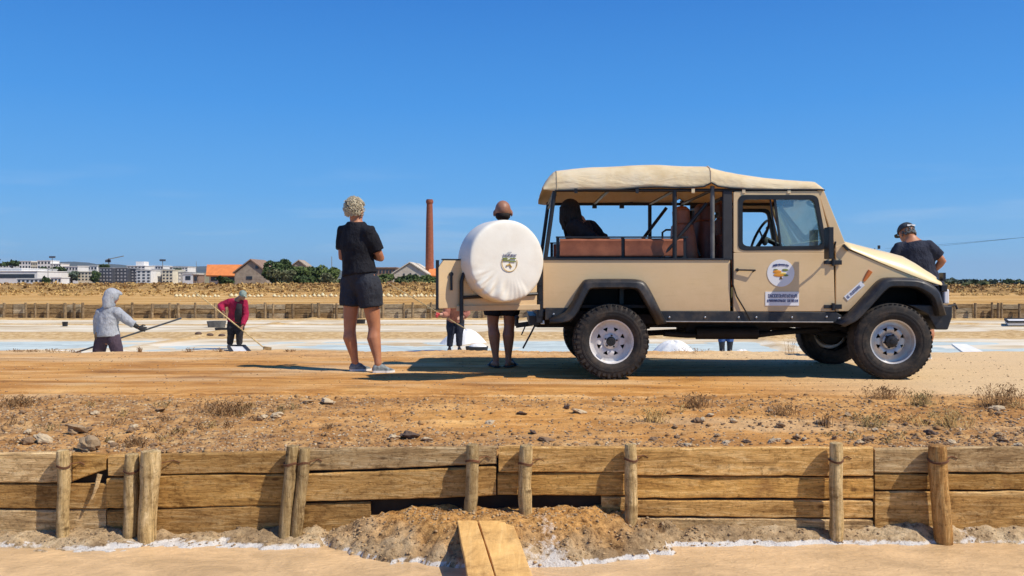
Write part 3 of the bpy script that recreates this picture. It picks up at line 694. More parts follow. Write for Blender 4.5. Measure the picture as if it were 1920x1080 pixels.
tray([at(428, 19.6, -.54), at(458, 19.6, -.54), at(476, 17.6, -.60), at(440, 17.6, -.60)], .03, M_white, 'white sheet in a dark frame on the pan at the feet of the crimson jacket', 'salt_tray', 'tray', M_dk)
tray([V(1784, 644, 18.2), V(1812, 645, 18.6), V(1850, 662, 17.6), V(1806, 660, 17.2)], .04, M_white, 'white board tilted up on the pan to the right of the front wheel', 'tilted_board', 'board')
mb = MB(); mb.box(at(1800, 17.4, -.61), (.5, .3, .1)); o = mb.build('timber_block', M_fpl, loc=at(1800, 17.4, -.66), bevel=.01); tag(o, 'dark timber block propping the tilted white board', 'block')
tray([at(1884, 31.0, -.42), at(1935, 31.2, -.42), at(1940, 29.8, -.46), at(1890, 29.8, -.46)], .12, M_white, 'white topped dark pallet on the far salt strip at the right edge', 'salt_pallet', 'pallet', M_dk)
def crate(px, py, d, w, h, label, m1=M_grey):
    c = at(px, d, 0); z0 = hz(c.x, d); r_ = empty('tub', (c.x, d, z0), label, 'tub'); mb = MB()
    pa = []; pb = []; pc = []
    for k in range(12):
        th = 2*math.pi*k/12; cx = math.copysign(abs(math.cos(th))**.5, math.cos(th)); cy = math.copysign(abs(math.sin(th))**.5, math.sin(th))
        pa.append(Vector((c.x+cx*w/2*.86, d+cy*w*.35*.86, z0))); pb.append(Vector((c.x+cx*w/2, d+cy*w*.35, z0+h))); pc.append(Vector((c.x+cx*w/2*.93, d+cy*w*.32, z0+h)))
    pd = [Vector((p.x, p.y, z0+.05)) for p in pa]; mb.sweep([pa, pb, pc, pd], closed=True); mb.add(pd, [tuple(range(12))]); mb.build('shell', m1, r_)
    return r_
crate(406, 605, 29.5, .62, .22, 'dark grey tub standing on the salt behind the worker in red', M_grey)
crate(415, 612, 27.6, .40, .10, 'low flat tub in front of the dark grey tub behind the worker in red', M_dk)
crate(122, 603, 30.0, .18, .16, 'tiny dark bucket alone on the far salt strip left of the hooded worker', M_dk)
c_ = crate(894, 655, 18.6, .50, .20, 'dark basket heaped with white salt between the pink shirted worker and the bare legs', M_dk)
mb = MB(); mb.ell(at(896, 18.6, hz(at(896, 18.6, 0).x, 18.6)+.18), (.2, .14, .09)); o = mb.build('salt_load', M_salt, loc=at(896, 18.6, -.5), smooth='all'); tag(o, 'lump of white salt heaped in the dark basket', 'salt')
crate(675, 605, 31.0, .40, .18, 'dark bucket on the far salt strip between the bare legs of the standing person', M_dk)
mb = MB(); g = at(745, 19.5, 0); 
for k in range(3):
    q = at(372+k*22, 24.2, 0); mb = MB(); mb.ell((q.x, q.y, hz(q.x, q.y)+.02), (.10, .08, .05)); o = mb.build('clod', M_stone[3], loc=(q.x, q.y, hz(q.x, q.y))); tag(o, 'dark mud clod on the tan ridge between the pans', 'clod', 'mud clods on the ridge')
# ---------------------------------------------------------------- row of salt sacks across the flats
M_sack = pm('sack_cloth', (.84, .76, .50), (.62, .52, .28), 6, .85)
mb = MB(); mb.ell((0, 0, .14), (.30, .20, .20), nu=8, nv=5); sk0 = None
for k in range(64):
    px = 330+k*8.1+R.uniform(-1.8, 1.8); d = 52+R.uniform(-.3, .3); q = at(px, d, 0)
    if k in (11, 12, 21, 22): continue
    if px > 640 and px < 655: continue
    if sk0 is None:
        m_ = MB(); m_.ell((0, 0, .15), (.11, .11, .16), nu=8, nv=6); m_.ell((0, 0, .30), (.05, .05, .06), nu=6, nv=4); sk0 = m_.build('salt_sack', M_sack, loc=(0, 0, 0), smooth='all'); o = sk0
    else: o = sk0.copy(); COL.objects.link(o)
    o.location = (q.x, d, hz(q.x, d)-.02); o.rotation_euler = (0, 0, R.uniform(0, 6)); s = R.uniform(.65, 1.1); o.scale = (s*1.15, s, s*R.uniform(.5, .8))
    tag(o, 'small pale yellow sack standing in the long row across the dry flats', 'sack', 'sacks in a row across the flats')
for i, (a, b, y, dd) in enumerate([(0, 640, 541, 92), (700, 815, 537, 88)]): pass

# ================================================================ BACKGROUND
def gz(x, y): return hz(x, max(y, 36))
M_scrub = [pm('scrub_brown', (.36, .20, .07), (.17, .095, .035), 3, .95), pm('scrub_straw', (.62, .42, .16), (.38, .23, .075), 3, .95), pm('scrub_green', (.12, .13, .045), (.06, .07, .025), 3, .95)]
def leaves(cx, cy, cz, rx, ry, rz, n, size, rr, shape=None):
    """n leaf clumps spread through a lumpy volume; returns verts, quads"""
    lob = [(rr.uniform(-.62, .62), rr.uniform(-.6, .6), rr.uniform(-.55, .62), rr.uniform(.30, .55)) for _ in range(9)]
    vs_ = []; fs_ = []
    for k in range(n):
        l = lob[rr.randrange(9)]; v = Vector((rr.gauss(0, 1), rr.gauss(0, 1), rr.gauss(0, 1))).normalized()*l[3]*rr.uniform(.7, 1.03)
        p = Vector((cx+(l[0]+v.x)*rx, cy+(l[1]+v.y)*ry, cz+(l[2]+v.z)*rz)); 
        nrm = (v+Vector((rr.gauss(0, .5), rr.gauss(0, .5), rr.gauss(0, .5)))).normalized(); a = nrm.orthogonal().normalized(); b = nrm.cross(a); th = rr.uniform(0, 3.14)
        a, b = a*math.cos(th)+b*math.sin(th), b*math.cos(th)-a*math.sin(th); s = size*rr.uniform(.55, 1.3)
        o = len(vs_); vs_ += [p-a*s, p-b*s*.6+nrm*s*.15, p+a*s, p+b*s*.6-nrm*s*.1]; fs_.append((o, o+1, o+2, o+3))
    return vs_, fs_
def scrubs(name, n, fx, size, mat, label, seed):
    rr = random.Random(seed); allv = []; allf = []
    for k in range(n):
        x, y = fx(rr); s = size*rr.uniform(.5, 1.5); v, f = leaves(x, y, gz(x, y)+s*.35, s, s, s*.55, 16, s*.42, rr); o = len(allv); allv += v; allf += [tuple(i+o for i in q) for q in f]
    o = np_mesh(name, np.array([tuple(v) for v in allv]), np.array(allf), mat); tag(o, label, 'scrub', kind='stuff')
def fband(x0, x1, y0, y1):
    def f(rr):
        d = rr.uniform(y0, y1); return (rr.uniform(x0, x1)-960)/F*d, d
    return f
scrubs('scrub', 1500, fband(-500, 2300, 73, 95), .24, M_scrub[0], 'dark brown dry scrub covering the low bank beyond the flats', 11)
scrubs('scrub', 2600, fband(-500, 2300, 71, 100), .24, M_scrub[1], 'straw coloured scrub covering the low bank beyond the flats', 12)
scrubs('scrub', 260, fband(620, 2300, 82, 130), .5, M_scrub[2], 'green scrub on the low bank beyond the flats', 13)
scrubs('dry_grass', 700, fband(-300, 2200, 57, 64), .16, M_scrub[1], 'dry grass strip on the flats behind the row of sacks', 14)
def mleaf(name, a, b, c):
    m, t, p = new_mat(name); v = vec_node(t); n = noise_node(t, v, .7, 6, .7)
    col = ramp_node(t, n.outputs[0], [(.32, a), (.5, b), (.68, c)]).outputs[0]; t.links.new(col, p.inputs['Base Color']); p.inputs['Roughness'].default_value = .75; sock(p, 'Specular IOR Level').default_value = .2; return m
M_leaf = [mleaf('leaf_dark', (.025, .04, .016), (.055, .085, .028), (.10, .14, .045)), mleaf('leaf_mid', (.045, .065, .02), (.10, .14, .04), (.17, .21, .075)), mleaf('leaf_olive', (.06, .07, .035), (.13, .14, .07), (.22, .22, .11)), mleaf('leaf_far', (.045, .07, .05), (.08, .11, .075), (.13, .16, .10))]
M_bark = pm('bark', (.16, .11, .07), (.08, .055, .035), 4, .95)
def tree(px0, px1, ptop, pbot, d, mi, label, n=1300, group=None, name='tree', size=None, cat='tree'):
    x = ((px0+px1)/2-960)/F*d; w = (px1-px0)/F*d/2; zt = CZ-(ptop-528)/F*d; zb = CZ-(pbot-528)/F*d; z0 = min(gz(x, d), zb); h = (zt-zb)/2
    r_ = empty(name, (x, d, z0), label, cat, group); rr = random.Random(int(px0*3+ptop))
    v, f = leaves(x, d, (zt+zb)/2, w*.98, w*.8, h*.98, n, size or d*.0021, rr); mb = MB(); mb.v = [tuple(q) for q in v]; mb.f = f; mb.m = [0]*len(f); mb.build('crown', M_leaf[mi], r_)
    mb = MB(); mb.tube([(x, d, z0-.2), (x+w*.05, d, zb+h*.7), (x-w*.05, d, zb+h*1.3)], [w*.09, w*.07, w*.03], n=7)
    for k in range(4):
        a = rr.uniform(0, 6.28); mb.tube([(x, d, zb+h*.5), (x+math.cos(a)*w*.5, d+math.sin(a)*w*.4, zb+h*rr.uniform(.9, 1.5))], [w*.045, w*.015], n=5)
    mb.build('trunk', M_bark, r_); return r_
tree(486, 545, 485, 536, 150, 0, 'tall dark bushy tree touching the right side of the stone gabled barn', 2600)
tree(532, 582, 497, 536, 147, 1, 'mid green bush to the right of the tall dark tree by the barn', 1900)
tree(505, 560, 505, 538, 143, 2, 'olive green lower bush in front of the tall dark tree by the barn', 1500)
tree(566, 612, 500, 535, 151, 0, 'dark bush between the mid green bush and the tree next to the standing person', 1900)
tree(592, 640, 493, 536, 149, 1, 'green tree partly hidden behind the shorts of the standing person', 2000)
tree(598, 634, 512, 540, 142, 2, 'pale olive bush low in front of the green tree next to the standing person', 900)
tree(545, 600, 515, 538, 144, 0, 'low dark shrub at the middle of the row of trees left of the standing person', 1000, cat='shrub', name='shrub')
tree(404, 436, 518, 537, 150, 0, 'small dark shrub below the orange roof', 500, name='shrub', cat='shrub')
tree(700, 742, 514, 533, 170, 1, 'green shrub just right of the dark shorts of the standing person', 700, name='shrub', cat='shrub')
tree(735, 786, 516, 533, 168, 0, 'dark green hedge like shrub below the pale gabled ruin', 1100, name='shrub', cat='shrub')
tree(778, 822, 515, 534, 166, 1, 'green shrub below the brick chimney', 900, name='shrub', cat='shrub')
tree(70, 98, 501, 523, 420, 0, 'dark round tree right of the long white warehouse', 700)
tree(92, 122, 499, 523, 425, 0, 'second dark tree right of the long white warehouse, against the town', 700)
tree(80, 97, 519, 533, 210, 0, 'small black looking bush in front of the white warehouse wall', 300, name='shrub', cat='shrub')
tree(116, 152, 507, 527, 400, 3, 'grey green trees patch left of the cream block', 600)
tree(186, 208, 495, 505, 460, 0, 'dark tree crown rising behind the dark apartment blocks', 300)
tree(168, 190, 507, 529, 392, 0, 'dark narrow tree between the cream block and the dark apartment blocks', 400)
tree(-25, 6, 484, 500, 520, 0, 'dark tree at the left edge above the white warehouse', 300)
tree(8, 38, 488, 500, 520, 0, 'dark tree on the skyline above the white warehouse', 300)
tree(325, 345, 504, 512, 410, 3, 'small tree among the white town houses', 200)
for k in range(24):
    a = 1778+k*19+R.uniform(-6, 6); tree(a, a+R.uniform(16, 40), 525+R.uniform(-2, 1.5), 534, 300+R.uniform(-30, 60), R.choice([0, 3, 0, 2]), 'dark round tree in the distant line along the right hand horizon', 220, group='trees along the right hand horizon')
for k in range(11):
    a = 640+k*110+R.uniform(-20, 20); tree(a, a+R.uniform(40, 80), 518+R.uniform(-3, 3), 534, 260+R.uniform(-20, 60), R.choice([0, 3, 1]), 'green tree low on the horizon behind the vehicle', 260, group='trees on the horizon behind the vehicle')
# ---------------------------------------------------------------- buildings
M_wht = pm('white_render', (.80, .78, .74), (.68, .66, .62), .6, .8); M_crm = pm('cream_render', (.74, .68, .52), (.62, .56, .42), .6, .8); M_gry = pm('grey_render', (.42, .42, .42), (.33, .33, .34), .6, .8)
M_dgr = pm('dark_facade', (.09, .095, .11), (.05, .055, .07), .8, .5); M_pane = pm('window_dark', (.045, .055, .07), (.025, .03, .04), 1, .15); M_tile = pm('orange_tile', (.80, .27, .07), (.62, .19, .05), 1.6, .85, .5, 6, .1, stretch=(1, .25, 1)); M_tileb = pm('brown_tile', (.34, .22, .15), (.20, .13, .09), 1.2, .85)
M_ston = pm('rubble_stone', (.46, .38, .28), (.26, .20, .15), 1.5, .9, .6, 5, .1); M_pst = pm('pale_stone', (.70, .62, .50), (.50, .43, .33), 1, .9, .5, 4, .1)
def building(px0, px1, pt, pb, d, mat, label, rows=2, cols=4, depth=9, name='apartment_building', cat='building', win=M_pane, parapet=True, group=None, bands=False, setback=0):
    x0 = (px0-960)/F*d; x1 = (px1-960)/F*d; zt = CZ-(pt-528)/F*d; z0 = min(gz((x0+x1)/2, d), CZ-(pb-528)/F*d); zb = CZ-(pb-528)/F*d; cx = (x0+x1)/2
    r_ = empty(name, (cx, d, z0), label, cat, group); mb = MB(); mb.box((cx, d+depth/2, (zt+z0)/2), (x1-x0, depth, zt-z0)); mb.build('wall', mat, r_)
    t = .25; mb = MB()
    if parapet: mb.box((cx, d+depth/2, zt+.15), (x1-x0+.5, depth+.5, .3)); mb.build('roof', mat if parapet is True else parapet, r_)
    if setback:
        mb = MB(); mb.box((cx+(x1-x0)*.08, d+depth/2, zt+.3+setback/2), ((x1-x0)*.45, depth*.5, setback)); mb.build('roof_house', M_wht, r_)
    hh = (zt-zb)/rows; ww = (x1-x0)/cols; w0 = None
    for i in range(rows):
        zc = zb+hh*(i+.52)
        if bands:
            mb = MB(); mb.box((cx, d-.03, zc), ((x1-x0)*.92, .12, hh*.42)); mb.build('window', win, r_); continue
        for j in range(cols):
            xc = x0+ww*(j+.5)
            if w0 is None:
                mb = MB(); mb.box((0, 0, 0), (ww*.5, .12, hh*.5)); w0 = mb.build('window', win, r_, org=(0, 0, 0)); o = w0
            else: o = w0.copy(); COL.objects.link(o)
            o.location = Vector((xc, d-.03, zc))-Vector(r_['_o'])
    return r_
building(-30, 40, 504, 520, 380, M_wht, 'upper stepped part of the long white warehouse at the left edge', 1, 6, 30, 'warehouse', bands=True)
building(-60, 70, 509, 527, 372, M_wht, 'long low white warehouse with a dark window band at the left edge', 1, 6, 30, 'warehouse', bands=True)
building(32, 80, 523, 531, 340, M_wht, 'low white wall like shed in front of the warehouse', 1, 6, 6, 'shed', cat='shed')
building(95, 115, 521, 531, 330, M_wht, 'small white shed just right of the black looking bush', 1, 3, 6, 'shed', cat='shed')
building(146, 178, 510, 527, 400, M_crm, 'cream apartment block between the green trees and the dark blocks', 3, 5, 12)
building(186, 210, 503, 528, 395, M_dgr, 'dark apartment block, left of the two by the crane', 4, 4, 14, win=M_gry, parapet=M_gry)
building(211, 238, 503, 528, 398, M_dgr, 'dark apartment block, right of the two by the crane', 4, 4, 14, win=M_gry, parapet=M_gry)
building(239, 258, 506, 528, 402, M_dgr, 'narrow dark apartment block beside the bright white one', 4, 3, 14, win=M_gry)
building(256, 283, 507, 530, 370, M_wht, 'bright white apartment block in the middle of the town', 4, 3, 14)
building(238, 272, 499, 508, 450, M_wht, 'white block with a stepped top behind the bright white one', 2, 5, 12, setback=2.2)
building(284, 303, 505, 530, 380, M_gry, 'grey white block just right of the bright white one', 4, 3, 14, win=M_wht)
building(304, 324, 507, 531, 376, M_crm, 'cream grey block with dark balconies right of centre in the town', 4, 3, 14)
building(326, 348, 511, 531, 382, M_gry, 'light grey block near the right end of the town', 3, 3, 12, win=M_wht)
building(343, 362, 514, 529, 360, M_wht, 'plain white block at the right end of the town', 1, 1, 12)
building(362, 372, 516, 530, 300, M_tileb, 'small brown shed right of the plain white block', 1, 1, 6, name='shed', cat='shed')
building(318, 352, 501, 509, 470, M_wht, 'row of white houses above the light grey block', 2, 6, 12)
building(286, 306, 499, 506, 470, M_wht, 'white house above the grey white block', 1, 4, 12)
building(118, 146, 500, 508, 470, M_wht, 'white terraced houses behind the grey green trees', 1, 5, 12)
building(146, 182, 499, 507, 500, M_wht, 'white houses above the cream block', 1, 6, 12)
for a, b, t_, bt, lb in [(36, 58, 490, 501, 'white house on the hill, left of the two big ones'), (70, 95, 489, 502, 'wide white house on the hill with brown trim'), (96, 114, 495, 502, 'low white house on the hill right of the wide one'), (0, 22, 497, 504, 'white house on the hill just above the warehouse'), (20, 36, 495, 504, 'second white house on the hill above the warehouse'), (58, 70, 492, 502, 'narrow cream house between the two big hill houses')]:
    building(a, b, t_, bt+3, 620, M_wht if 'cream' not in lb else M_crm, lb, 2, 4, 12, 'house', 'house')
for k in range(7): building(-210+k*24, -190+k*24, 494+R.uniform(-3, 6), 505, 600, R.choice([M_wht, M_crm]), 'white house of the town beyond the left edge', 2, 3, 12, 'house', 'house', group='houses beyond the left edge')
for k, px in enumerate([1790, 1796, 1898]): building(px, px+R.uniform(5, 18), 525.5, 531, 520, M_wht, ['tiny white house just right of the vehicle nose on the horizon', 'tiny white house on the right hand horizon beside another', 'low white building at the right end of the horizon'][k], 1, 2, 8, 'house', 'house')
def gabled(px0, px1, pe, pt, pb, d, wallm, roofm, label, depth=14, name='barn', side=None, openings=()):
    """gable end faces us; side=(px_end, ridge py) draws the long roof running left"""
    x0 = (px0-960)/F*d; x1 = (px1-960)/F*d; ze = CZ-(pe-528)/F*d; zt = CZ-(pt-528)/F*d; z0 = min(gz((x0+x1)/2, d), CZ-(pb-528)/F*d); cx = (x0+x1)/2
    r_ = empty(name, (cx, d, z0), label, 'building'); mb = MB(); mb.prism([(x0, d, z0), (x1, d, z0), (x1, d, ze), (cx, d, zt), (x0, d, ze)], (0, depth, 0)); mb.build('wall', wallm, r_)
    mb = MB()
    for a, b in (((x0-.3, ze-.1), (cx, zt+.12)), ((x1+.3, ze-.1), (cx, zt+.12))):
        mb.prism([(a[0], d-.3, a[1]), (b[0], d-.3, b[1]), (b[0], d-.3, b[1]+.25), (a[0], d-.3, a[1]+.25)], (0, depth+.6, 0))
    mb.build('roof', roofm, r_)
    for (a, b, t_, bt) in openings:
        mb = MB(); p = V(a, t_, d); q = V(b, bt, d); mb.box(((p.x+q.x)/2, d-.02, (p.z+q.z)/2), (abs(q.x-p.x), .1, abs(p.z-q.z))); mb.build('window', M_pane, r_)
    return r_
gabled(440, 500, 512, 489, 530, 160, M_ston, M_tileb, 'stone gabled barn with a small dark window at the right end of the orange roof', 9, openings=[(479, 485, 498, 504), (462, 473, 518, 524)])
# long shed with the bright orange roof
d_ = 165; r_ = empty('long_shed', (V(415, 530, d_).x, d_, 0), 'long shed with a bright orange tiled roof left of the stone barn', 'building')
a, b = V(386, 516, d_), V(447, 517, d_); c, e = V(388, 496, d_+6), V(462, 496, d_+6)
mb = MB(); mb.prism([a, b, e, c], (0, .1, -.25)); mb.prism([c, e, e+Vector((0, 6, -2)), c+Vector((0, 6, -2))], (0, 0, -.25)); mb.build('roof', M_tile, r_)
mb = MB(); mb.box(((a.x+b.x)/2, d_+6, (a.z-.3)/2+.05), (b.x-a.x-.6, 10, a.z-.35)); mb.build('wall', M_pst, r_)
for k in range(3):
    q = V(398+k*16, 520, d_); mb = MB(); mb.box((q.x, d_+.98, q.z-.3), (1.2, .1, .8)); mb.build('window', M_pane, r_)
gabled(548, 572, 499, 490, 530, 190, M_ston, M_ston, 'grey stone gable peeping over the bushes behind the tall dark tree', 5)
gabled(736, 800, 514, 494, 530, 180, M_pst, M_pst, 'pale stone gabled ruin left of the brick chimney', 20, openings=[(756, 759, 513, 517), (768, 771, 512, 516), (778, 781, 513, 517)])
d_ = 185; r_ = empty('low_house', (V(816, 530, d_).x, d_, 0), 'low building with an orange roof to the right of the brick chimney', 'building')
a, b = V(800, 516, d_), V(834, 518, d_); c, e = V(806, 502, d_+5), V(834, 506, d_+5)
mb = MB(); mb.prism([a, b, e, c], (0, .1, -.25)); mb.build('roof', M_tile, r_); mb = MB(); mb.box(((a.x+b.x)/2, d_+5, a.z/2), (b.x-a.x-.5, 8, a.z-.1)); mb.build('wall', M_pst, r_)
building(704, 742, 503, 516, 230, M_tileb, 'long low building with a greyish brown roof between the standing person and the pale ruin', 1, 6, 10, 'low_house')
# brick chimney
d_ = 190; q = V(805.5, 530, d_); zt = CZ-(374-528)/F*d_; r_ = empty('brick_chimney', (q.x, d_, 0), 'tall tapering red brick factory chimney standing alone left of the vehicle', 'chimney')
m_br, t_, p_ = new_mat('red_brick'); v_ = vec_node(t_); br = noise_node(t_, vec_node(t_, (1, 1, 5)), 1.8, 8, .7); cc = ramp_node(t_, br.outputs[0], [(.3, (.16, .05, .028)), (.5, (.30, .09, .042)), (.7, (.44, .15, .075))]).outputs[0]; t_.links.new(cc, p_.inputs['Base Color']); p_.inputs['Roughness'].default_value = .9
t_.links.new(bump_node(t_, br.outputs[0], .5, .05), p_.inputs['Normal'])
mb = MB(); r0, r1 = 8.4/F*d_, 5.6/F*d_; prof = [(r0, 0), (r0*.93, zt*.25), (r0*.86, zt*.5), (r0*.78, zt*.75), (r1, zt-.9)]; mb.revolve((q.x, d_, 0), prof, 24, 'Z'); mb.build('shaft', m_br, r_, smooth=True)
mb = MB(); mb.revolve((q.x, d_, 0), [(r1, zt-.95), (r1*1.22, zt-.75), (r1*1.26, zt-.3), (r1*1.1, zt-.25), (r1*1.1, zt), (r1*.75, zt), (r1*.7, zt-1.5)], 24, 'Z'); mb.build('cap', m_br, r_)
# crane
M_steel = pm('painted_steel', (.30, .28, .24), (.2, .18, .16), 1, .6); d_ = 520
r_ = empty('tower_crane', (V(204, 530, d_).x, d_, 0), 'thin tower crane rising above the dark apartment blocks', 'crane')
q0, q1, tip, back = V(204, 520, d_), V(204, 484, d_), V(232, 480, d_), V(198, 488, d_); mb = MB(); mb.beam((q0.x, d_, 0), q1, .5, .5); mb.build('mast', M_steel, r_)
mb = MB(); mb.beam(q1+Vector((0, 0, -.6)), tip, .5, .45); mb.beam(back, q1+Vector((0, 0, -.6)), .5, .5); mb.build('jib', M_steel, r_); mb = MB(); mb.box(back+Vector((1.5, 0, -.6)), (3.2, 1, 1.3)); mb.build('counterweight', M_dgr, r_)
mb = MB(); mb.box(q1+Vector((0.2, 0, -1.6)), (1.4, 1, 1.6)); mb.build('cab', M_dgr, r_)
def pole(px, pt, pb, d, label, head=True, w=.22):
    a, b = V(px, pt, d), V(px, pb, d); r_ = empty('lighting_mast' if head else 'utility_pole', (a.x, d, gz(a.x, d)), label, 'pole'); mb = MB(); mb.tube([(a.x, d, gz(a.x, d)-.5), a], [w, w*.7], n=6); mb.build('mast', M_steel, r_)
    if head: mb = MB(); mb.box(a, (2.6*d/400, .8, .9*d/400)); mb.build('lamp_head', M_dgr, r_)
pole(98, 482, 530, 400, 'slender lamp mast with a flat head above the dark trees left'); pole(90, 500, 530, 330, 'plain grey pole left of the lamp mast', False, .16); pole(305, 488, 530, 400, 'lamp mast with a dark head above the middle of the town'); pole(368, 490, 530, 300, 'thin pole left of the orange roof', False, .1); pole(622, 481, 530, 160, 'thin pole beside the elbow of the standing person', False, .08)
pole(185, 497, 530, 410, 'grey pole left of the dark apartment blocks', False, .2)
# power line at the right, poles out of the picture
r_ = empty('power_line', (V(2300, 528, 60).x, 60, 0), 'thin overhead cables crossing the sky at the right edge', 'cable')
for (ya, yb, yc) in ((467, 447, 400), (462, 449, 404)):
    a, b, c = V(1660, ya+4, 130), V(1920, yb, 70), V(2330, yc, 48); mb = MB(); pts = []
    for i in range(25):
        u = i/24; pts.append(a*(1-u)**2+b*2*u*(1-u)+c*u*u)
    mb.tube(pts, .012, n=5, cap=False); mb.build('cable', M_dgr, r_)
for (px, yt, d) in ((2330, 396, 48), (1640, 466, 130)):
    q = V(px, yt, d); mb = MB(); mb.tube([(q.x, d, -.5), (q.x, d, q.z)], [.14, .10], n=8); mb.build('pole', M_bark, r_)
# hills
def hills(name, d, pts, mat, depth):
    rows = []; xs_ = np.linspace(pts[0][0], pts[-1][0], 240); top = np.interp(xs_, [p[0] for p in pts], [p[1] for p in pts])+fbm(xs_*.03, xs_*0, 600)*1.6+fbm(xs_*.2, xs_*0, 601)*.5
    X = (xs_-960)/F*d; Z = CZ-(top-528)/F*d; prof = [(0, -.02), (.25, .45), (.5, .8), (.8, .97), (1.0, 1.0), (1.6, .5)]
    v = []; 
    for (u, k) in prof: v += [(x, d+u*depth, z*k if k > 0 else -20) for x, z in zip(X, Z)]
    o = np_mesh(name, np.array(v), grid_faces(240, len(prof)), mat, smooth=True); o['kind'] = 'structure'
M_hill = pm('hill_cover', (.10, .105, .075), (.05, .06, .05), .004, .95, stretch=(1, 1, 6)); M_near = pm('town_slope', (.30, .25, .15), (.12, .12, .06), .03, .95)
hills('hills', 5200, [(-900, 496), (-300, 492), (20, 489), (60, 486.5), (90, 489), (110, 493), (130, 490.5), (150, 493), (175, 497), (250, 496), (300, 496), (350, 497), (400, 498.5), (600, 505), (900, 514), (1200, 523), (1500, 528), (2800, 529)], M_hill, 500)
hills('hillside', 640, [(-900, 496), (-300, 494), (0, 498), (60, 500), (120, 504), (200, 507), (330, 510), (420, 516), (600, 522), (900, 527), (1200, 529), (2500, 530)], M_near, 120)

# ================================================================ AIR
mb = MB(); mb.box((0, 6000, 150), (15600, 15600, 310)); hz_ = mb.build('haze', pm('haze_air', (.5, .5, .5)), loc=(0, 0, 0)); hz_['kind'] = 'stuff'; hz_['label'] = 'thin summer haze over the flats'
m = bpy.data.materials['haze_air']; t = m.node_tree; t.nodes.clear(); out = t.nodes.new('ShaderNodeOutputMaterial'); pv = t.nodes.new('ShaderNodeVolumePrincipled'); pv.inputs['Color'].default_value = (.62, .80, 1, 1); pv.inputs['Density'].default_value = .00005; pv.inputs['Anisotropy'].default_value = .2
t.links.new(pv.outputs[0], out.inputs['Volume']); 
# ================================================================ THE OPEN-TOPPED OFF-ROAD VEHICLE
Y0, Y1 = 8.30, 9.86          # near and far body sides
VO = (2.2, 9.05, 0)
veh = empty('offroad_truck', VO, 'beige open-sided safari truck with a cream canvas roof parked on the dike', 'truck')
def paint(name, c, rough=.38, dust=(.72, .52, .31), coat=.35):
    m, t, p = new_mat(name); v = vec_node(t); n = noise_node(t, v, 2.2, 6, .6); n2 = noise_node(t, v, 7, 8, .75)
    col = ramp_node(t, n.outputs[0], [(.3, tuple(x*.93 for x in c)), (.7, c)]).outputs[0]
    f = ramp_node(t, n2.outputs[0], [(.42, (.05, .05, .05)), (.75, (.5, .5, .5))]).outputs[0]; col = mix_node(t, f, col, dust)
    sz = t.nodes.new('ShaderNodeSeparateXYZ'); t.links.new(v, sz.inputs[0]); ma = t.nodes.new('ShaderNodeMath'); ma.operation = 'MULTIPLY_ADD'; t.links.new(n2.outputs[0], ma.inputs[0]); ma.inputs[1].default_value = .35; t.links.new(sz.outputs[2], ma.inputs[2])
    mr = t.nodes.new('ShaderNodeMapRange'); t.links.new(ma.outputs[0], mr.inputs[0]); mr.inputs[1].default_value = .80; mr.inputs[2].default_value = 1.08; mr.inputs[3].default_value = .55; mr.inputs[4].default_value = 0; col = mix_node(t, mr.outputs[0], col, (.50, .33, .17))
    n5 = noise_node(t, vec_node(t, (1, 1, 9)), 6, 5, .7); col = mix_node(t, .5, col, ramp_node(t, n5.outputs[0], [(.28, (.86, .84, .80)), (.45, (1, 1, 1))]).outputs[0], 'MULTIPLY')
    t.links.new(col, p.inputs['Base Color']); r_ = ramp_node(t, n2.outputs[0], [(.35, (rough,)*3), (.7, (min(1, rough+.25),)*3)]).outputs[0]; t.links.new(r_, p.inputs['Roughness'])
    sock(p, 'Coat Weight').default_value = coat; sock(p, 'Coat Roughness').default_value = .25
    t.links.new(bump_node(t, n.outputs[0], .12, .02), p.inputs['Normal']); return m
M_tan = paint('beige_paint', (.74, .52, .26)); M_hood = paint('cream_hood_paint', (.86, .66, .32), .34)
M_blk = pm('black_plastic', (.030, .031, .034), (.018, .018, .02), 12, .42, .25, 120, .001, dirt=(.11, .085, .06), dscale=5)
M_fr = pm('black_frame', (.022, .022, .025), (.012, .012, .013), 14, .45); M_under = pm('underbody', (.018, .016, .015), (.008, .007, .007), 8, .8)
M_tyre = pm('tyre_rubber', (.032, .028, .025), (.016, .015, .015), 14, .85, .4, 80, .002, dirt=(.10, .07, .045), dscale=7)
M_rimw = pm('white_rim', (.78, .76, .73), (.66, .63, .60), 8, .4, dirt=(.46, .36, .26), dscale=9); M_rims = pm('silver_rim', (.66, .63, .60), (.50, .48, .45), 9, .35, metal=.45, dirt=(.40, .31, .22), dscale=9)
M_leather = pm('brown_leather', (.38, .125, .055), (.21, .062, .028), 7, .5, .4, 70, .003); M_seat = pm('dark_seat', (.16, .055, .035), (.08, .028, .02), 7, .6)
M_metal = pm('bare_metal', (.55, .55, .55), (.40, .40, .40), 20, .35, metal=.9); M_cover = None
M_stick = pm('sticker_white', (.80, .79, .78), (.76, .75, .74), 4, .5); M_navy = pm('print_navy', (.05, .07, .20), (.04, .055, .17), 4, .5); M_orng = pm('print_orange', (.80, .36, .04), (.70, .28, .03), 4, .5); M_grn = pm('print_olive', (.22, .26, .06), (.18, .2, .05), 4, .5); M_prin_y = pm('print_yellow', (.85, .65, .15), (.75, .55, .12), 4, .5); M_dkb = pm('print_brown', (.14, .08, .03), (.10, .06, .03), 4, .5)
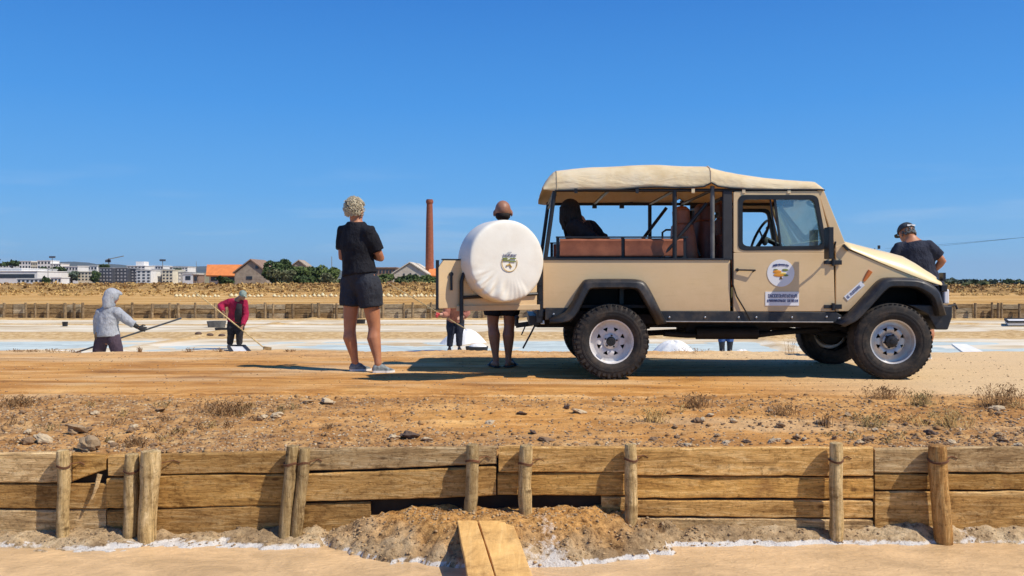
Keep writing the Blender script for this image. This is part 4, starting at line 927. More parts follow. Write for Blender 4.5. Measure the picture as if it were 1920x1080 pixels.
def mglass(name, tint, tr):
    m, t, p = new_mat(name); out = t.nodes['Material Output']; g = t.nodes.new('ShaderNodeBsdfGlossy'); g.inputs['Roughness'].default_value = .03; tp = t.nodes.new('ShaderNodeBsdfTransparent'); tp.inputs['Color'].default_value = col4(tint)
    fr = t.nodes.new('ShaderNodeFresnel'); fr.inputs['IOR'].default_value = 1.5; ad = t.nodes.new('ShaderNodeMath'); ad.operation = 'ADD'; ad.inputs[1].default_value = tr; t.links.new(fr.outputs[0], ad.inputs[0])
    mx = t.nodes.new('ShaderNodeMixShader'); t.links.new(ad.outputs[0], mx.inputs[0]); t.links.new(tp.outputs[0], mx.inputs[1]); t.links.new(g.outputs[0], mx.inputs[2])
    # dust film
    df = t.nodes.new('ShaderNodeBsdfDiffuse'); df.inputs['Color'].default_value = (.55, .62, .62, 1); n = noise_node(t, vec_node(t), 5, 6, .7); f = ramp_node(t, n.outputs[0], [(.3, (.01, .01, .01)), (.75, (.14, .14, .14))]).outputs[0]
    m2 = t.nodes.new('ShaderNodeMixShader'); t.links.new(f, m2.inputs[0]); t.links.new(mx.outputs[0], m2.inputs[1]); t.links.new(df.outputs[0], m2.inputs[2]); t.links.new(m2.outputs[0], out.inputs[0]); return m
M_glass = mglass('window_glass', (.80, .93, .94), .16)
def P(px, py, y=Y0): return V(px, py, y)
def poly(mb, pts, y0, th, yproj=None):
    return mb.prism([Vector((V(a, b, yproj or y0).x, y0, V(a, b, yproj or y0).z)) for a, b in pts], (0, th, 0))
def both(name, pts, mat, th=.03, bevel=.006, yproj=Y0, far=True, inset=0, parent=None):
    mb = MB(); poly(mb, pts, Y0+inset, th, yproj); o = mb.build(name, mat, parent or veh, bevel=bevel)
    if far: mb = MB(); poly(mb, pts, Y1-th-inset, th, yproj); mb.build(name, mat, parent or veh, bevel=bevel)
    return o
RARCH = [(1060, 584), (1094, 536), (1103, 531), (1194, 531), (1204, 536), (1236, 584)]
both('rear_body_side', [(1018, 487), (1369, 487), (1369, 584)]+RARCH[::-1]+[(1018, 578)], M_tan, .03)
mb = MB(); mb.box(((P(1018, 0).x+P(1371, 0).x)/2, (Y0+Y1)/2, .70), (P(1371, 0).x-P(1018, 0).x-.05, Y1-Y0-.08, .03)); mb.build('load_floor', M_under, veh)
mb = MB(); zt = P(0, 487).z
mb.beam((P(1018, 0).x, Y0+.02, zt+.006), (P(1369, 0).x, Y0+.02, zt+.006), .06, .018); mb.beam((P(1018, 0).x, Y1-.02, zt+.006), (P(1369, 0).x, Y1-.02, zt+.006), .06, .018); mb.build('side_cap_rail', M_fr, veh)
# bulkhead corners at the rear opening
mb = MB(); mb.beam((P(1014, 0).x, Y0+.04, .60), (P(1014, 0).x, Y0+.04, zt), .05, .07); mb.beam((P(1014, 0).x, Y1-.04, .60), (P(1014, 0).x, Y1-.04, zt), .05, .07); mb.box((P(1012, 0).x, (Y0+Y1)/2, .60), (.06, Y1-Y0-.02, .12)); mb.build('rear_frame', M_fr, veh, bevel=.004)
for k, py in enumerate((508, 530, 556)):
    q = P(1010, py, Y0+.0); mb = MB(); mb.tube([q+Vector((0, .02, -.035)), q+Vector((0, .02, .035))], .018, n=8); mb.box(q+Vector((.02, .01, 0)), (.04, .02, .05)); mb.build('tailgate_hinge', M_fr, veh)
# front wing
WING = [(1567, 584), (1567, 463), (1583, 455), (1592, 469), (1660, 497), (1735, 526), (1752, 534), (1724, 526), (1658, 525), (1645, 533), (1590, 584)]
both('front_wing', WING, M_tan, .03)
# windscreen pillar
PIL = [(1533, 356), (1545, 356), (1588, 462), (1567, 464)]
both('windscreen_pillar', PIL, M_tan, .05, inset=.005)
mb = MB(); a, b = P(1540, 357), P(1582, 458)
for (u0, u1) in ((0, .06), (.93, 1)):
    q0, q1 = a.lerp(b, u0), a.lerp(b, u1); mb.beam((q0.x, (Y0+Y1)/2-.6, q0.z), (q0.x, (Y0+Y1)/2+.7, q0.z), .05, .05)
mb.beam((a.x, Y0+.03, a.z), (a.x, Y1-.03, a.z), .05, .05); mb.beam((b.x-.01, Y0+.03, b.z-.01), (b.x-.01, Y1-.03, b.z-.01), .06, .06); mb.build('windscreen_frame', M_tan, veh)
mb = MB(); mb.prism([(a.x, Y0+.05, a.z-.03), (a.x, Y1-.05, a.z-.03), (b.x-.005, Y1-.05, b.z+.03), (b.x-.005, Y0+.05, b.z+.03)], (.006, 0, .003)); mb.build('windscreen', M_glass, veh)
# bonnet
mb = MB(); st = [(1583, 462, 449.5, .0), (1600, 470, 454, 0), (1647, 490.5, 466, 0), (1680, 504, 473.5, 0), (1710, 516, 481.5, 0), (1735, 525.5, 495, 0), (1755, 532, 508, .0), (1766, 535, 517, 0)]
rows = []
for (px, yl, yt, _) in st:
    lo = P(px, yl, Y0-.004); hi = P(px, yt, Y0+.20); x = lo.x; hs_ = hi.z; row = []
    for (yy, f) in ((Y0-.004, -.02), (Y0-.004, .0), (Y0+.015, .30), (Y0+.09, .74), (Y0+.20, 1.0), (Y0+.40, 1.0), (Y0+.62, .98)): row.append(Vector((x, yy, lo.z+(hs_-lo.z)*f)))
    row += [Vector((x, Y1+Y0-p.y, p.z)) for p in row[::-1]]; rows.append(row)
last = [p+Vector((.016, 0, -.03)) for p in rows[-1]]; last2 = [Vector((p.x+.016, p.y, min(p.z-.04, rows[-1][0].z-.01+.3*(p.z-rows[-1][0].z)))) for p in rows[-1]]
mb.sweep(rows+[last, last2]); mb.build('bonnet', M_hood, veh, smooth=True, solid=.01)
# raised centre of the bonnet and black details
mb = MB(); q = P(1578, 446, Y0+.3); mb.tube([q+Vector((-.02, 0, -.02)), q+Vector((0, 0, .012))], .012, n=8); mb.build('washer_jet', M_fr, veh)
mb = MB(); q = P(1648, 463, Y0+.34); mb.tube([q+Vector((0, 0, -.02)), q+Vector((0, 0, .015))], .014, n=8); mb.build('bonnet_stop', M_fr, veh)
mb = MB(); q = P(1587, 465, Y0-.02); mb.beam(q+Vector((-.03, 0, .03)), q+Vector((.02, 0, -.02)), .03, .02); mb.build('bonnet_catch', M_fr, veh)
# nose, grille, lamps, bumper
xn = P(1767, 0).x; mb = MB(); mb.box((xn-.015, (Y0+Y1)/2, .76), (.05, Y1-Y0-.04, .28)); mb.build('grille_panel', M_fr, veh, bevel=.01)
for k in range(9): 
    mb = MB(); mb.box((xn+.016, (Y0+Y1)/2-.4+k*.1, .78), (.02, .03, .18)); mb.build('grille_slat', M_blk, veh)
for yy in (Y0+.20, Y1-.20):
    mb = MB(); mb.revolve((xn, yy, .80), [(.001, .05), (.06, .045), (.085, .02), (.09, -.01)], 20, 'X'); mb.build('headlight', pm('lamp_glass', (.75, .78, .8), (.6, .62, .64), 5, .1) if yy < 9 else bpy.data.materials['lamp_glass'], veh, smooth=True)
q = P(1774, 556, Y0+.0); mb = MB(); mb.box((q.x+.005, Y0+.03, q.z), (.05, .07, .14)); mb.build('front_marker_lamp', M_stick, veh, bevel=.01)
bx0, bx1 = P(1748, 0).x, P(1786, 0).x
mb = MB(); mb.prism([(P(1700, 575, Y0).x, Y0-.03, P(0, 571).z), (P(1783, 0).x, Y0-.03, P(0, 573).z), (P(1783, 0).x, Y0-.03, P(0, 594).z), (P(1775, 0).x, Y0-.03, P(0, 618).z), (P(1752, 0).x, Y0-.03, P(0, 618).z), (P(1738, 0).x, Y0-.03, P(0, 590).z)], (0, Y1-Y0+.06, 0)); mb.build('front_bumper', M_blk, veh, bevel=.012)
q = P(1788, 574, Y0+.2)
for y_ in (0, 1.1): mb = MB(); mb.tube([q+Vector((-.05, y_, .0)), q+Vector((.02, y_, .01)), q+Vector((.035, y_, -.03))], .012, n=8); mb.build('tow_hook', M_fr, veh)
mb = MB(); mb.box((P(1770, 0).x, Y0+.02, P(0, 540).z), (.06, .06, .07)); mb.build('bonnet_latch', M_fr, veh, bevel=.008)
mb = MB(); mb.box((P(1772, 0).x, Y0+.05, P(0, 519).z), (.025, .08, .08)); mb.build('bonnet_rubber', M_fr, veh)
# wheel arch flares
def flare(outer, inner, nm='wheel_arch_flare'):
    for side in (0, 1):
        yb, yf = (Y0+.012, Y0-.115) if side == 0 else (Y1-.012, Y1+.115); n = len(outer); c = (sum(p[0] for p in outer)/n, 600)
        O = [P(*p, Y0-.05) for p in outer]; I = [P(*p, Y0-.05) for p in inner]
        def ln(a, b, f): return a.lerp(b, f)
        rows = []
        for o_, i_ in zip(O, I):
            m_ = [ (o_, 0.0, yb), (o_, 0.02, yb*.45+yf*.55), (o_, .16, yb*.14+yf*.86), (o_, .40, yf), (o_, .88, yf), (o_, 1.0, yb*.12+yf*.88), (o_, 1.06, yb)]
            rows.append([Vector((ln(o_, i_, f).x, y_, ln(o_, i_, f).z)) for (_, f, y_) in m_])
        mb = MB(); mb.sweep(rows); mb.build(nm, M_blk, veh, smooth=True, solid=.006)
def dense(pts, k=3, r=.22):
    """round the corners of a pixel polyline"""
    out = [pts[0]]
    for a, b, c in zip(pts, pts[1:], pts[2:]):
        p0 = (b[0]+(a[0]-b[0])*r, b[1]+(a[1]-b[1])*r); p1 = (b[0]+(c[0]-b[0])*r, b[1]+(c[1]-b[1])*r)
        for i in range(k+1):
            u = i/k; out.append((p0[0]*(1-u)**2+2*b[0]*u*(1-u)+p1[0]*u*u, p0[1]*(1-u)**2+2*b[1]*u*(1-u)+p1[1]*u*u))
    return out+[pts[-1]]
flare(dense([(1030, 597), (1064, 585), (1092, 527), (1103, 523), (1194, 523), (1212, 529), (1250, 606)], 3, .35), dense([(1030, 606), (1074, 603), (1102, 545), (1110, 540), (1188, 540), (1198, 545), (1232, 608)], 3, .35))
flare(dense([(1566, 606), (1592, 588), (1646, 528), (1660, 520), (1722, 521), (1758, 540), (1772, 590)], 3, .3), dense([(1580, 612), (1606, 600), (1655, 545), (1667, 537), (1716, 538), (1745, 556), (1756, 592)], 3, .3))
# arch liners
def liner(pts):
    for (ya, yb) in ((Y0+.005, Y0+.36), (Y1-.36, Y1-.005)):
        rows = [[Vector((P(a, b).x, ya, P(a, b).z)), Vector((P(a, b).x, yb, P(a, b).z))] for a, b in pts]; mb = MB(); mb.sweep(rows)
        yy = yb if ya < 9 else ya; mb.prism([Vector((P(a, b).x, yy, P(a, b).z)) for a, b in pts], (0, .01, 0)); mb.build('arch_liner', M_under, veh, solid=.006)
liner([(1070, 604), (1100, 542), (1110, 536), (1190, 536), (1200, 542), (1236, 604)]); liner([(1596, 604), (1655, 538), (1667, 530), (1722, 531), (1750, 545), (1760, 600)])
# sills with bolts and pale step rail
mb = MB(); poly(mb, [(1236, 583), (1567, 585), (1578, 592), (1572, 606), (1246, 605)], Y0-.012, .05, Y0); mb.build('side_sill', M_blk, veh, bevel=.006)
mb = MB(); poly(mb, [(1236, 583), (1567, 585), (1578, 592), (1572, 606), (1246, 605)], Y1-.04, .05, Y0); mb.build('side_sill', M_blk, veh, bevel=.006)
for s_ in (0, 1):
    mb = MB(); poly(mb, [(1022, 577), (1066, 577), (1056, 600), (1022, 600)], (Y0-.012, Y1-.04)[s_], .05, Y0); mb.build('side_sill', M_blk, veh, bevel=.006)
mb = MB(); mb.tube([P(1248, 603, Y0-.035), P(1562, 604, Y0-.035)], .006, n=8); mb.build('step_rail', pm('worn_rail', (.36, .35, .34), (.2, .2, .2), 20, .4, metal=.5), veh)
b0 = None
for px, py in ((1038, 589), (1255, 595), (1322, 595), (1385, 595), (1418, 595), (1485, 595), (1550, 594), (1573, 597)):
    q = P(px, py, Y0-.016)
    if b0 is None: mb = MB(); mb.ell((0, 0, 0), (.011, .006, .011), nu=8, nv=5); b0 = mb.build('bolt', M_metal, veh, org=(0, 0, 0)); o = b0
    else: o = b0.copy(); COL.objects.link(o)
    o.location = q-Vector(VO)
# ---- door
def rrect(pts, n, r=.16):
    """rounded polygon resampled to n points"""
    out = []; m = len(pts); k = n//m
    for i in range(m):
        a, b, c = pts[i-1], pts[i], pts[(i+1) % m]; p0 = (b[0]+(a[0]-b[0])*r, b[1]+(a[1]-b[1])*r); p1 = (b[0]+(c[0]-b[0])*r, b[1]+(c[1]-b[1])*r)
        for j in range(k):
            u = j/(k-1); out.append((p0[0]*(1-u)**2+2*b[0]*u*(1-u)+p1[0]*u*u, p0[1]*(1-u)**2+2*b[1]*u*(1-u)+p1[1]*u*u))
    return out
DO = [(1375, 359), (1534, 358), (1563, 462), (1565, 584), (1416, 584), (1375, 513)]
DW = [(1384, 366), (1532, 366), (1551, 468), (1384, 470)]
def pl(pts, y): return [Vector((V(a, b, Y0).x, y, V(a, b, Y0).z)) for a, b in pts]
do4 = [(1375, 359), (1534, 358), (1562, 474), (1375, 474)]
for (ya, th, nm) in ((Y0-.008, .035, 0), (Y1-.027, .035, 1)):
    mb = MB(); mb.ring(pl(rrect(do4, 24, .03), ya), pl(rrect(DW, 24, .10), ya), (0, th, 0)); poly(mb, [(1375, 474.3), (1562, 474.3), (1565, 584), (1375, 584)], ya, th, Y0)
    dr = mb.build('door', M_tan, veh, bevel=.004)
    mb = MB(); inn = [(1392, 374), (1526, 374), (1543, 461), (1392, 462)]; mb.ring(pl(rrect(DW, 24, .10), ya-.006), pl(rrect(inn, 24, .10), ya-.006), (0, .03, 0)); mb.build('window_seal', M_fr, dr)
    gp = [(1452, 372), (1528, 372), (1545, 463), (1462, 463)] if nm == 0 else [(1385, 370), (1385, 466), (1386, 466), (1386, 370)]
    if nm == 0:
        mb = MB(); poly(mb, gp, Y0+.012, .005, Y0); mb.build('door_glass', M_glass, dr)
        mb = MB(); mb.beam(P(1452, 370, Y0+.006), P(1464, 466, Y0+.006), .02, .02, (0, 1, 0)); mb.beam(P(1444, 373, Y0+.022), P(1456, 466, Y0+.022), .014, .014, (0, 1, 0)); mb.build('sliding_pane_frame', M_fr, dr)
        mb = MB(); q = P(1383, 506, Y0-.03); mb.tube([q+Vector((0, .03, 0)), q], .016, n=10); mb.tube([q, q+Vector((.17, -.012, -.004))], .008, n=8); mb.tube([q+Vector((.17, -.012, -.004)), q+Vector((.15, .02, -.02))], .006, n=6); mb.build('door_handle', M_fr, dr)
        for py in (492, 575):
            q = P(1562, py, Y0-.022); mb = MB(); mb.box(q+Vector((.035, .004, 0)), (.10, .018, .045)); mb.box(q+Vector((-.04, .006, 0)), (.09, .016, .035)); mb.tube([q+Vector((-.002, -.006, -.035)), q+Vector((-.002, -.006, .035))], .016, n=8); mb.build('hinge', M_fr, dr, bevel=.003)
        # mirror on its arm
        q = P(1557, 478, Y0-.03); mb = MB(); mb.tube([q+Vector((0, .02, -.03)), q+Vector((.0, -.06, .02)), q+Vector((-.01, -.16, .12))], .010, n=8); mb.box(P(1554, 456, Y0-.19)+Vector((0, 0, 0)), (.045, .13, .30)); mb.build('door_mirror', M_fr, dr, bevel=.008)
        mb = MB(); mb.box(P(1554, 456, Y0-.19)+Vector((-.019, 0, 0)), (.004, .085, .24)); mb.build('mirror_glass', M_pane, dr)
        # strap and grab bar inside
        # emblem
        e = P(1464, 512, Y0-.012); r_ = 25.5/F*Y0; mb = MB(); mb.revolve(e, [(.001, 0), (r_, 0), (r_, .004)], 40, 'Y'); em = mb.build('round_emblem', M_stick, dr)
        rr = random.Random(5)
        mb = MB()
        for k in range(11):
            u = (k-5)/5.5; w_ = rr.uniform(.006, .011); hgt = .016+rr.uniform(-.003, .006); c = e+Vector((u*.078, -.003, .070+.020*(1-u*u)*.6)); mb.box(c, (w_, .003, hgt), Matrix.Rotation(-u*.25, 3, 'Y')); 
            if k % 2: mb.box(c+Vector((.006, 0, .004)), (.007, .003, .005))
        mb.build('printed_line', M_navy, em)
        mb = MB(); mb.ell(e+Vector((-.035, -.002, .012)), (.042, .003, .018), nu=12, nv=6); mb.ell(e+Vector((-.018, -.002, -.018)), (.055, .003, .018), nu=12, nv=6); mb.build('printed_crown', M_orng, em)
        mb = MB(); mb.ell(e+Vector((.042, -.0025, .030)), (.032, .003, .012), nu=12, nv=6); mb.ell(e+Vector((.048, -.0025, -.022)), (.026, .003, .010), nu=12, nv=6); mb.ell(e+Vector((-.05, -.0022, .034)), (.022, .003, .007), nu=12, nv=6); mb.build('printed_leaves', M_grn, em)
        mb = MB(); mb.ell(e+Vector((.020, -.0032, -.004)), (.032, .003, .010), nu=12, nv=6); mb.build('printed_leaves', M_prin_y, em)
        mb = MB(); mb.prism([e+Vector((-.008, -.0035, .0)), e+Vector((.008, -.0035, .0)), e+Vector((.006, -.0035, -.035)), e+Vector((.016, -.0035, -.06)), e+Vector((-.014, -.0035, -.06)), e+Vector((-.005, -.0035, -.035))], (0, .002, 0)); mb.build('printed_trunk', M_dkb, em)
        a, b = P(1435, 547, Y0-.012), P(1498, 573, Y0-.012); mb = MB(); mb.box(((a.x+b.x)/2, Y0-.010, (a.z+b.z)/2), (b.x-a.x, .004, a.z-b.z)); bd = mb.build('lettered_sticker', M_stick, dr)
        for row, (zc, hh, x0, x1) in enumerate(((a.z-.040, .034, a.x+.03, b.x-.025), (a.z-.088, .026, a.x+.02, b.x-.02))):
            mb = MB(); x = x0
            while x < x1:
                w_ = rr.uniform(.010, .016)*(1 if row == 0 else .8); y_ = Y0-.0135
                mb.box((x, y_, zc), (.004, .002, hh))
                k = rr.randrange(4)
                if k != 0: mb.box((x+w_/2, y_, zc+hh/2-.003), (w_, .002, .005))
                if k != 1: mb.box((x+w_/2, y_, zc), (w_, .002, .005))
                if k != 2: mb.box((x+w_/2, y_, zc-hh/2+.003), (w_, .002, .005))
                if k != 3: mb.box((x+w_, y_, zc-hh*.1), (.004, .002, hh*.8))
                x += w_+rr.uniform(.006, .009)+(.012 if rr.random() < .12 else 0)
            mb.build('printed_line', M_navy, bd)
# wing sticker, slanted
a, b = P(1586, 560, Y0-.004), P(1618, 531, Y0-.004); mb = MB(); mb.beam(a, b, .004, .055, (0, 0, 1)); ws = mb.build('slanted_sticker', M_stick, veh)
rr = random.Random(9); mb = MB(); dv = (b-a); L_ = dv.length; dv.normalize(); up = Vector((-dv.z, 0, dv.x)); up = up if up.z > 0 else -up; x = .02
while x < L_-.02:
    c = a+dv*x+Vector((0, -.004, 0)); mb.beam(c-up*.013, c+up*.013, .002, .004, up=tuple(dv)); 
    if rr.random() < .7: mb.beam(c+up*.012, c+up*.012+dv*.009, .002, .004)
    if rr.random() < .6: mb.beam(c-up*.012, c-up*.012+dv*.009, .002, .004)
    x += rr.uniform(.013, .017)+(.012 if rr.random() < .12 else 0)
mb.build('printed_line', M_navy, ws)
a, b = P(1620, 527, Y0-.006), P(1632, 508, Y0-.006); mb = MB(); mb.tube([a, a.lerp(b, .6), b], [(.012, .008), (.022, .012), (.024, .012)], n=12, side=(0, 0, 1)); mb.build('side_indicator', pm('amber_lens', (.70, .20, .04), (.5, .13, .03), 9, .25), veh, smooth=True)
# dangling strap below the door handle
mb = MB(); mb.tube([P(1374, 487, Y0-.012), P(1374, 532, Y0-.012), P(1381, 555, Y0-.02), P(1402, 590, Y0-.03), P(1409, 606, Y0-.03)], .007, n=6); mb.build('retaining_strap', M_under, veh)
# ---- cab back, pillars, roll frame
M_dcv = pm('dark_canvas', (.045, .046, .05), (.03, .03, .034), 10, .8)
for y_ in (Y0, Y1-.05): mb = MB(); poly(mb, [(1356, 358), (1373, 358), (1373, 487), (1356, 487)], y_, .05, Y0); mb.build('cab_rear_pillar', M_dcv, veh, bevel=.004)
zr = P(0, 356).z; zf = zt
def bar(a, b, r=.019, nm='roll_frame_bar', m=None): 
    mb = MB(); mb.tube([a, b], r, n=10); return mb.build(nm, m or M_fr, veh, smooth=True)
for yy in (Y0+.03, Y1-.03):
    bar((P(1022, 0).x, yy, zf-.02), (P(1041, 0).x, yy, zr+.02), .021); bar((P(1041, 0).x, yy, zr), (P(1545, 0).x, yy, zr), .017); bar((P(1266, 0).x, yy, zf), (P(1266, 0).x, yy, zr), .022)
    bar((P(1337, 0).x, yy, zf), (P(1337, 0).x, yy, zr+.04), .022, m=M_grey)
bar((P(1241, 0).x, Y0+.12, zf), (P(1330, 0).x, Y0+.12, zr-.12), .019); bar((P(1240, 0).x, Y1-.12, zf+.22), (P(1300, 0).x, Y1-.12, zr-.05), .019)
for px in (1041, 1142, 1266, 1337): bar((P(px, 0).x, Y0+.03, zr), (P(px, 0).x, Y1-.03, zr), .015)
bar(P(1041, 362, Y0+.03)+Vector((0, 0, -.02)), Vector((P(1041, 0).x, Y1-.03, P(0, 362).z-.02)), .014)
for (px, d) in ((1142, .10), (1202, .16)):
    q = P(px, 372, Y1-.03); mb = MB(); mb.box((P(px, 0).x, Y1-.10, zr-.03), (.05, .04, .05)); mb.build('roof_clamp', M_fr, veh)
# grab hoop
mb = MB(); q = P(1252, 436, Y1-.2); mb.tube([q+Vector((-.06, 0, -.12)), q+Vector((-.06, 0, 0)), q+Vector((-.02, 0, .03)), q+Vector((.06, 0, .03)), q+Vector((.08, 0, .0))], .012, n=8); mb.build('grab_hoop', M_fr, veh)
# ---- benches
def bench(ya, yb, back):
    x0, x1 = P(1046, 0, Y0+.12).x, P(1290, 0, Y0+.12).x; zb = .96; 
    mb = MB(); mb.box(((x0+x1)/2, (ya+yb)/2, zb), (x1-x0, abs(yb-ya), .09)); s = mb.build('bench_seat', M_leather, veh, bevel=.02)
    yk = ya if back < 0 else yb; zt_, zb_ = P(0, 447, Y0+.13).z, P(0, 481, Y0+.13).z; xm = P(1168, 0, Y0+.12).x
    for (a, b) in ((x0+.02, xm-.018), (xm+.018, x1-.05)):
        mb = MB(); rows = []
        for i in range(9):
            row = []
            for (yy, zz) in ((-.035, zb_), (-.04, zb_+.02), (-.028, (zt_+zb_)/2), (-.04, zt_-.02), (-.02, zt_), (.03, zt_), (.035, zb_)): row.append(Vector((a+(b-a)*i/8, yk+yy*(1 if back < 0 else -1)+.004*math.sin(i*2.1), zz)))
            rows.append(row)
        mb.sweep(rows, closed=True); k = len(rows[0]); mb.add(rows[0], [tuple(range(k))]); mb.add(rows[-1], [tuple(range(k))[::-1]]); mb.build('bench_back', M_leather, veh, smooth=True, bevel=.006)
    mb = MB()
    for x in (x0, xm, x1-.03): mb.beam((x, yk, zb-.1), (x, yk, zt_+.01), .03, .035)
    mb.beam((x0-.02, yk-.02, zt_+.012), (x1, yk-.02, zt_+.012), .022, .014); mb.beam((x0-.1, yk-.01, zb_-.012), (x1, yk-.01, zb_-.012), .02, .02); mb.build('bench_frame', M_fr, veh)
    mb = MB()
    for x in (x0+.1, xm, x1-.1): mb.beam((x, (ya+yb)/2, .71), (x, (ya+yb)/2, zb-.04), .04, .2)
    mb.build('bench_leg', M_fr, veh)
bench(Y0+.14, Y0+.50, -1); bench(Y1-.50, Y1-.14, 1)
def fseat(px, y, w, pt, m, lean=.05, pb=487):
    x = P(px, 0, y).x; zt_ = P(0, pt, y).z; zb = .95; rows = []
    for (u, k, t) in ((0, .95, .15), (.3, 1, .15), (.62, .97, .135), (.76, .86, .12), (.79, .60, .09), (.83, .58, .10), (.96, .58, .10), (1.0, .45, .06)):
        z = zb+(zt_-zb)*u; row = []
        for i in range(14):
            th = 2*math.pi*i/14; cx = math.copysign(abs(math.cos(th))**.6, math.cos(th)); cy = math.copysign(abs(math.sin(th))**.6, math.sin(th)); row.append(Vector((x-lean*u*2+cx*t*.8, y+cy*w/2*k, z)))
        rows.append(row)
    mb = MB(); mb.sweep(rows, closed=True); mb.add(rows[-1], [tuple(range(14))]); mb.build('seat_back', m, veh, smooth=True)
    mb = MB(); mb.box((x+.22, y, zb), (.46, w, .13)); mb.build('seat_cushion', m, veh, bevel=.03)
fseat(1287, Y0+.42, .46, 391, M_leather, .03); fseat(1287, Y1-.42, .46, 388, M_leather, .03); fseat(1325, Y0+.62, .50, 383, M_seat, .02)
fseat(1372, Y1-.42, .5, 378, M_seat); fseat(1372, Y0+.42, .5, 440, M_seat)
mb = MB(); mb.tube([P(1345, 400, Y0+.55), P(1330, 425, Y0+.5), P(1318, 480, Y0+.45)], .016, n=6, side=(0, 1, 0)); mb.tube([P(1300, 395, Y0+.3), P(1296, 440, Y0+.3), P(1312, 480, Y0+.3)], .014, n=6); mb.build('seat_belt', M_fr, veh)
# rear half partition of the cab
mb = MB(); mb.box((P(1371, 0).x, (Y0+Y1)/2, .95), (.03, Y1-Y0-.12, .42)); mb.build('cab_partition', M_under, veh)
# dashboard, column, wheel
mb = MB(); mb.box((P(1572, 0).x-.16, (Y0+Y1)/2, 1.14), (.26, Y1-Y0-.12, .20)); mb.box((P(1540, 0).x, (Y0+Y1)/2, .9), (.30, Y1-Y0-.1, .42)); mb.build('dashboard', M_under, veh, bevel=.02)
mb = MB(); c = P(1425, 443, 9.42); c.x += .0; ax = Vector((.80, 0, -.38)).normalized(); u_ = Vector((0, 1, 0)); w_ = ax.cross(u_); pts = [c+(u_*math.cos(t)+w_*math.sin(t))*.19 for t in [2*math.pi*i/28 for i in range(29)]]
mb.tube(pts, .015, n=8); 
for t in (.5, 2.6, 4.7): mb.tube([c+ax*.03, c+(u_*math.cos(t)+w_*math.sin(t))*.185], .010, n=6)
mb.tube([c+ax*.02, c+ax*.5], .028, n=10); mb.build('steering_wheel', M_fr, veh, smooth=True)
mb = MB(); q = P(1434, 452, 9.3); mb.ell(q, (.035, .03, .05)); mb.tube([q, q+Vector((.03, 0, .14))], .008, n=6); mb.ell(q+Vector((.03, 0, .14)), (.02, .02, .02)); mb.build('instrument_pod', M_grey, veh)
mb = MB(); q = P(1476, 380, 9.1); mb.box(P(1478, 383, 9.05), (.05, .20, .06)); mb.tube([P(1478, 383, 9.05), P(1484, 366, 9.05)], .008, n=6); mb.build('rear_view_mirror', M_fr, veh, bevel=.01)
mb = MB(); mb.box(P(1543, 417, Y0+.05), (.03, .03, .07)); mb.build('window_latch', M_fr, veh)
# far grip / cross brace between cab and bench area
bar((P(1356, 0).x, Y0+.05, zr-.08), (P(1356, 0).x, Y1-.05, zr-.08), .02); bar((P(1352, 0).x, Y1-.3, zf-.1), (P(1344, 0).x, Y1-.3, zr-.1), .03, m=M_under)
# ---- canvas roof
def mcanvas():
    m, t, p = new_mat('cream_canvas'); out = t.nodes['Material Output']; v = vec_node(t); n = noise_node(t, v, 3.2, 7, .7); n2 = noise_node(t, vec_node(t, (.7, 1, 2.2)), 4, 6, .6, .8)
    c = ramp_node(t, n.outputs[0], [(.34, (.82, .66, .38)), (.5, (.92, .78, .50)), (.66, (.94, .84, .60))]).outputs[0]; t.links.new(c, p.inputs['Base Color']); p.inputs['Roughness'].default_value = .85; sock(p, 'Specular IOR Level').default_value = .15
    b = bump_node(t, n2.outputs[0], .75, .03); w = noise_node(t, v, 260, 2); b = bump_node(t, w.outputs[0], .15, .002, b); t.links.new(b, p.inputs['Normal'])
    tr = t.nodes.new('ShaderNodeBsdfTranslucent'); tr.inputs['Color'].default_value = (.80, .46, .12, 1); mx = t.nodes.new('ShaderNodeMixShader'); mx.inputs[0].default_value = .30
    t.links.new(p.outputs[0], mx.inputs[1]); t.links.new(tr.outputs[0], mx.inputs[2]); t.links.new(mx.outputs[0], out.inputs[0]); return m
M_canvas = mcanvas()
stn = [(1018.5, 351, 355), (1024, 341, 356), (1032, 330.5, 357), (1040, 323, 357.5), (1046, 321, 357.5), (1075, 317.5, 357), (1110, 314.5, 356), (1160, 312, 355), (1200, 311, 352.5), (1240, 310.5, 352), (1275, 311, 351.5), (1300, 311.5, 351), (1320, 312.5, 350), (1334, 313.5, 343), (1346, 317.5, 350), (1368, 323, 353), (1400, 328.5, 355), (1440, 334, 356), (1480, 338, 356), (1515, 340, 356), (1533, 341, 356), (1540, 347, 356), (1546, 354.5, 357)]
rows = []; sx = np.array([s[0] for s in stn]); X_ = sorted(set(list(sx)+list(np.arange(1020, 1546, 6))))
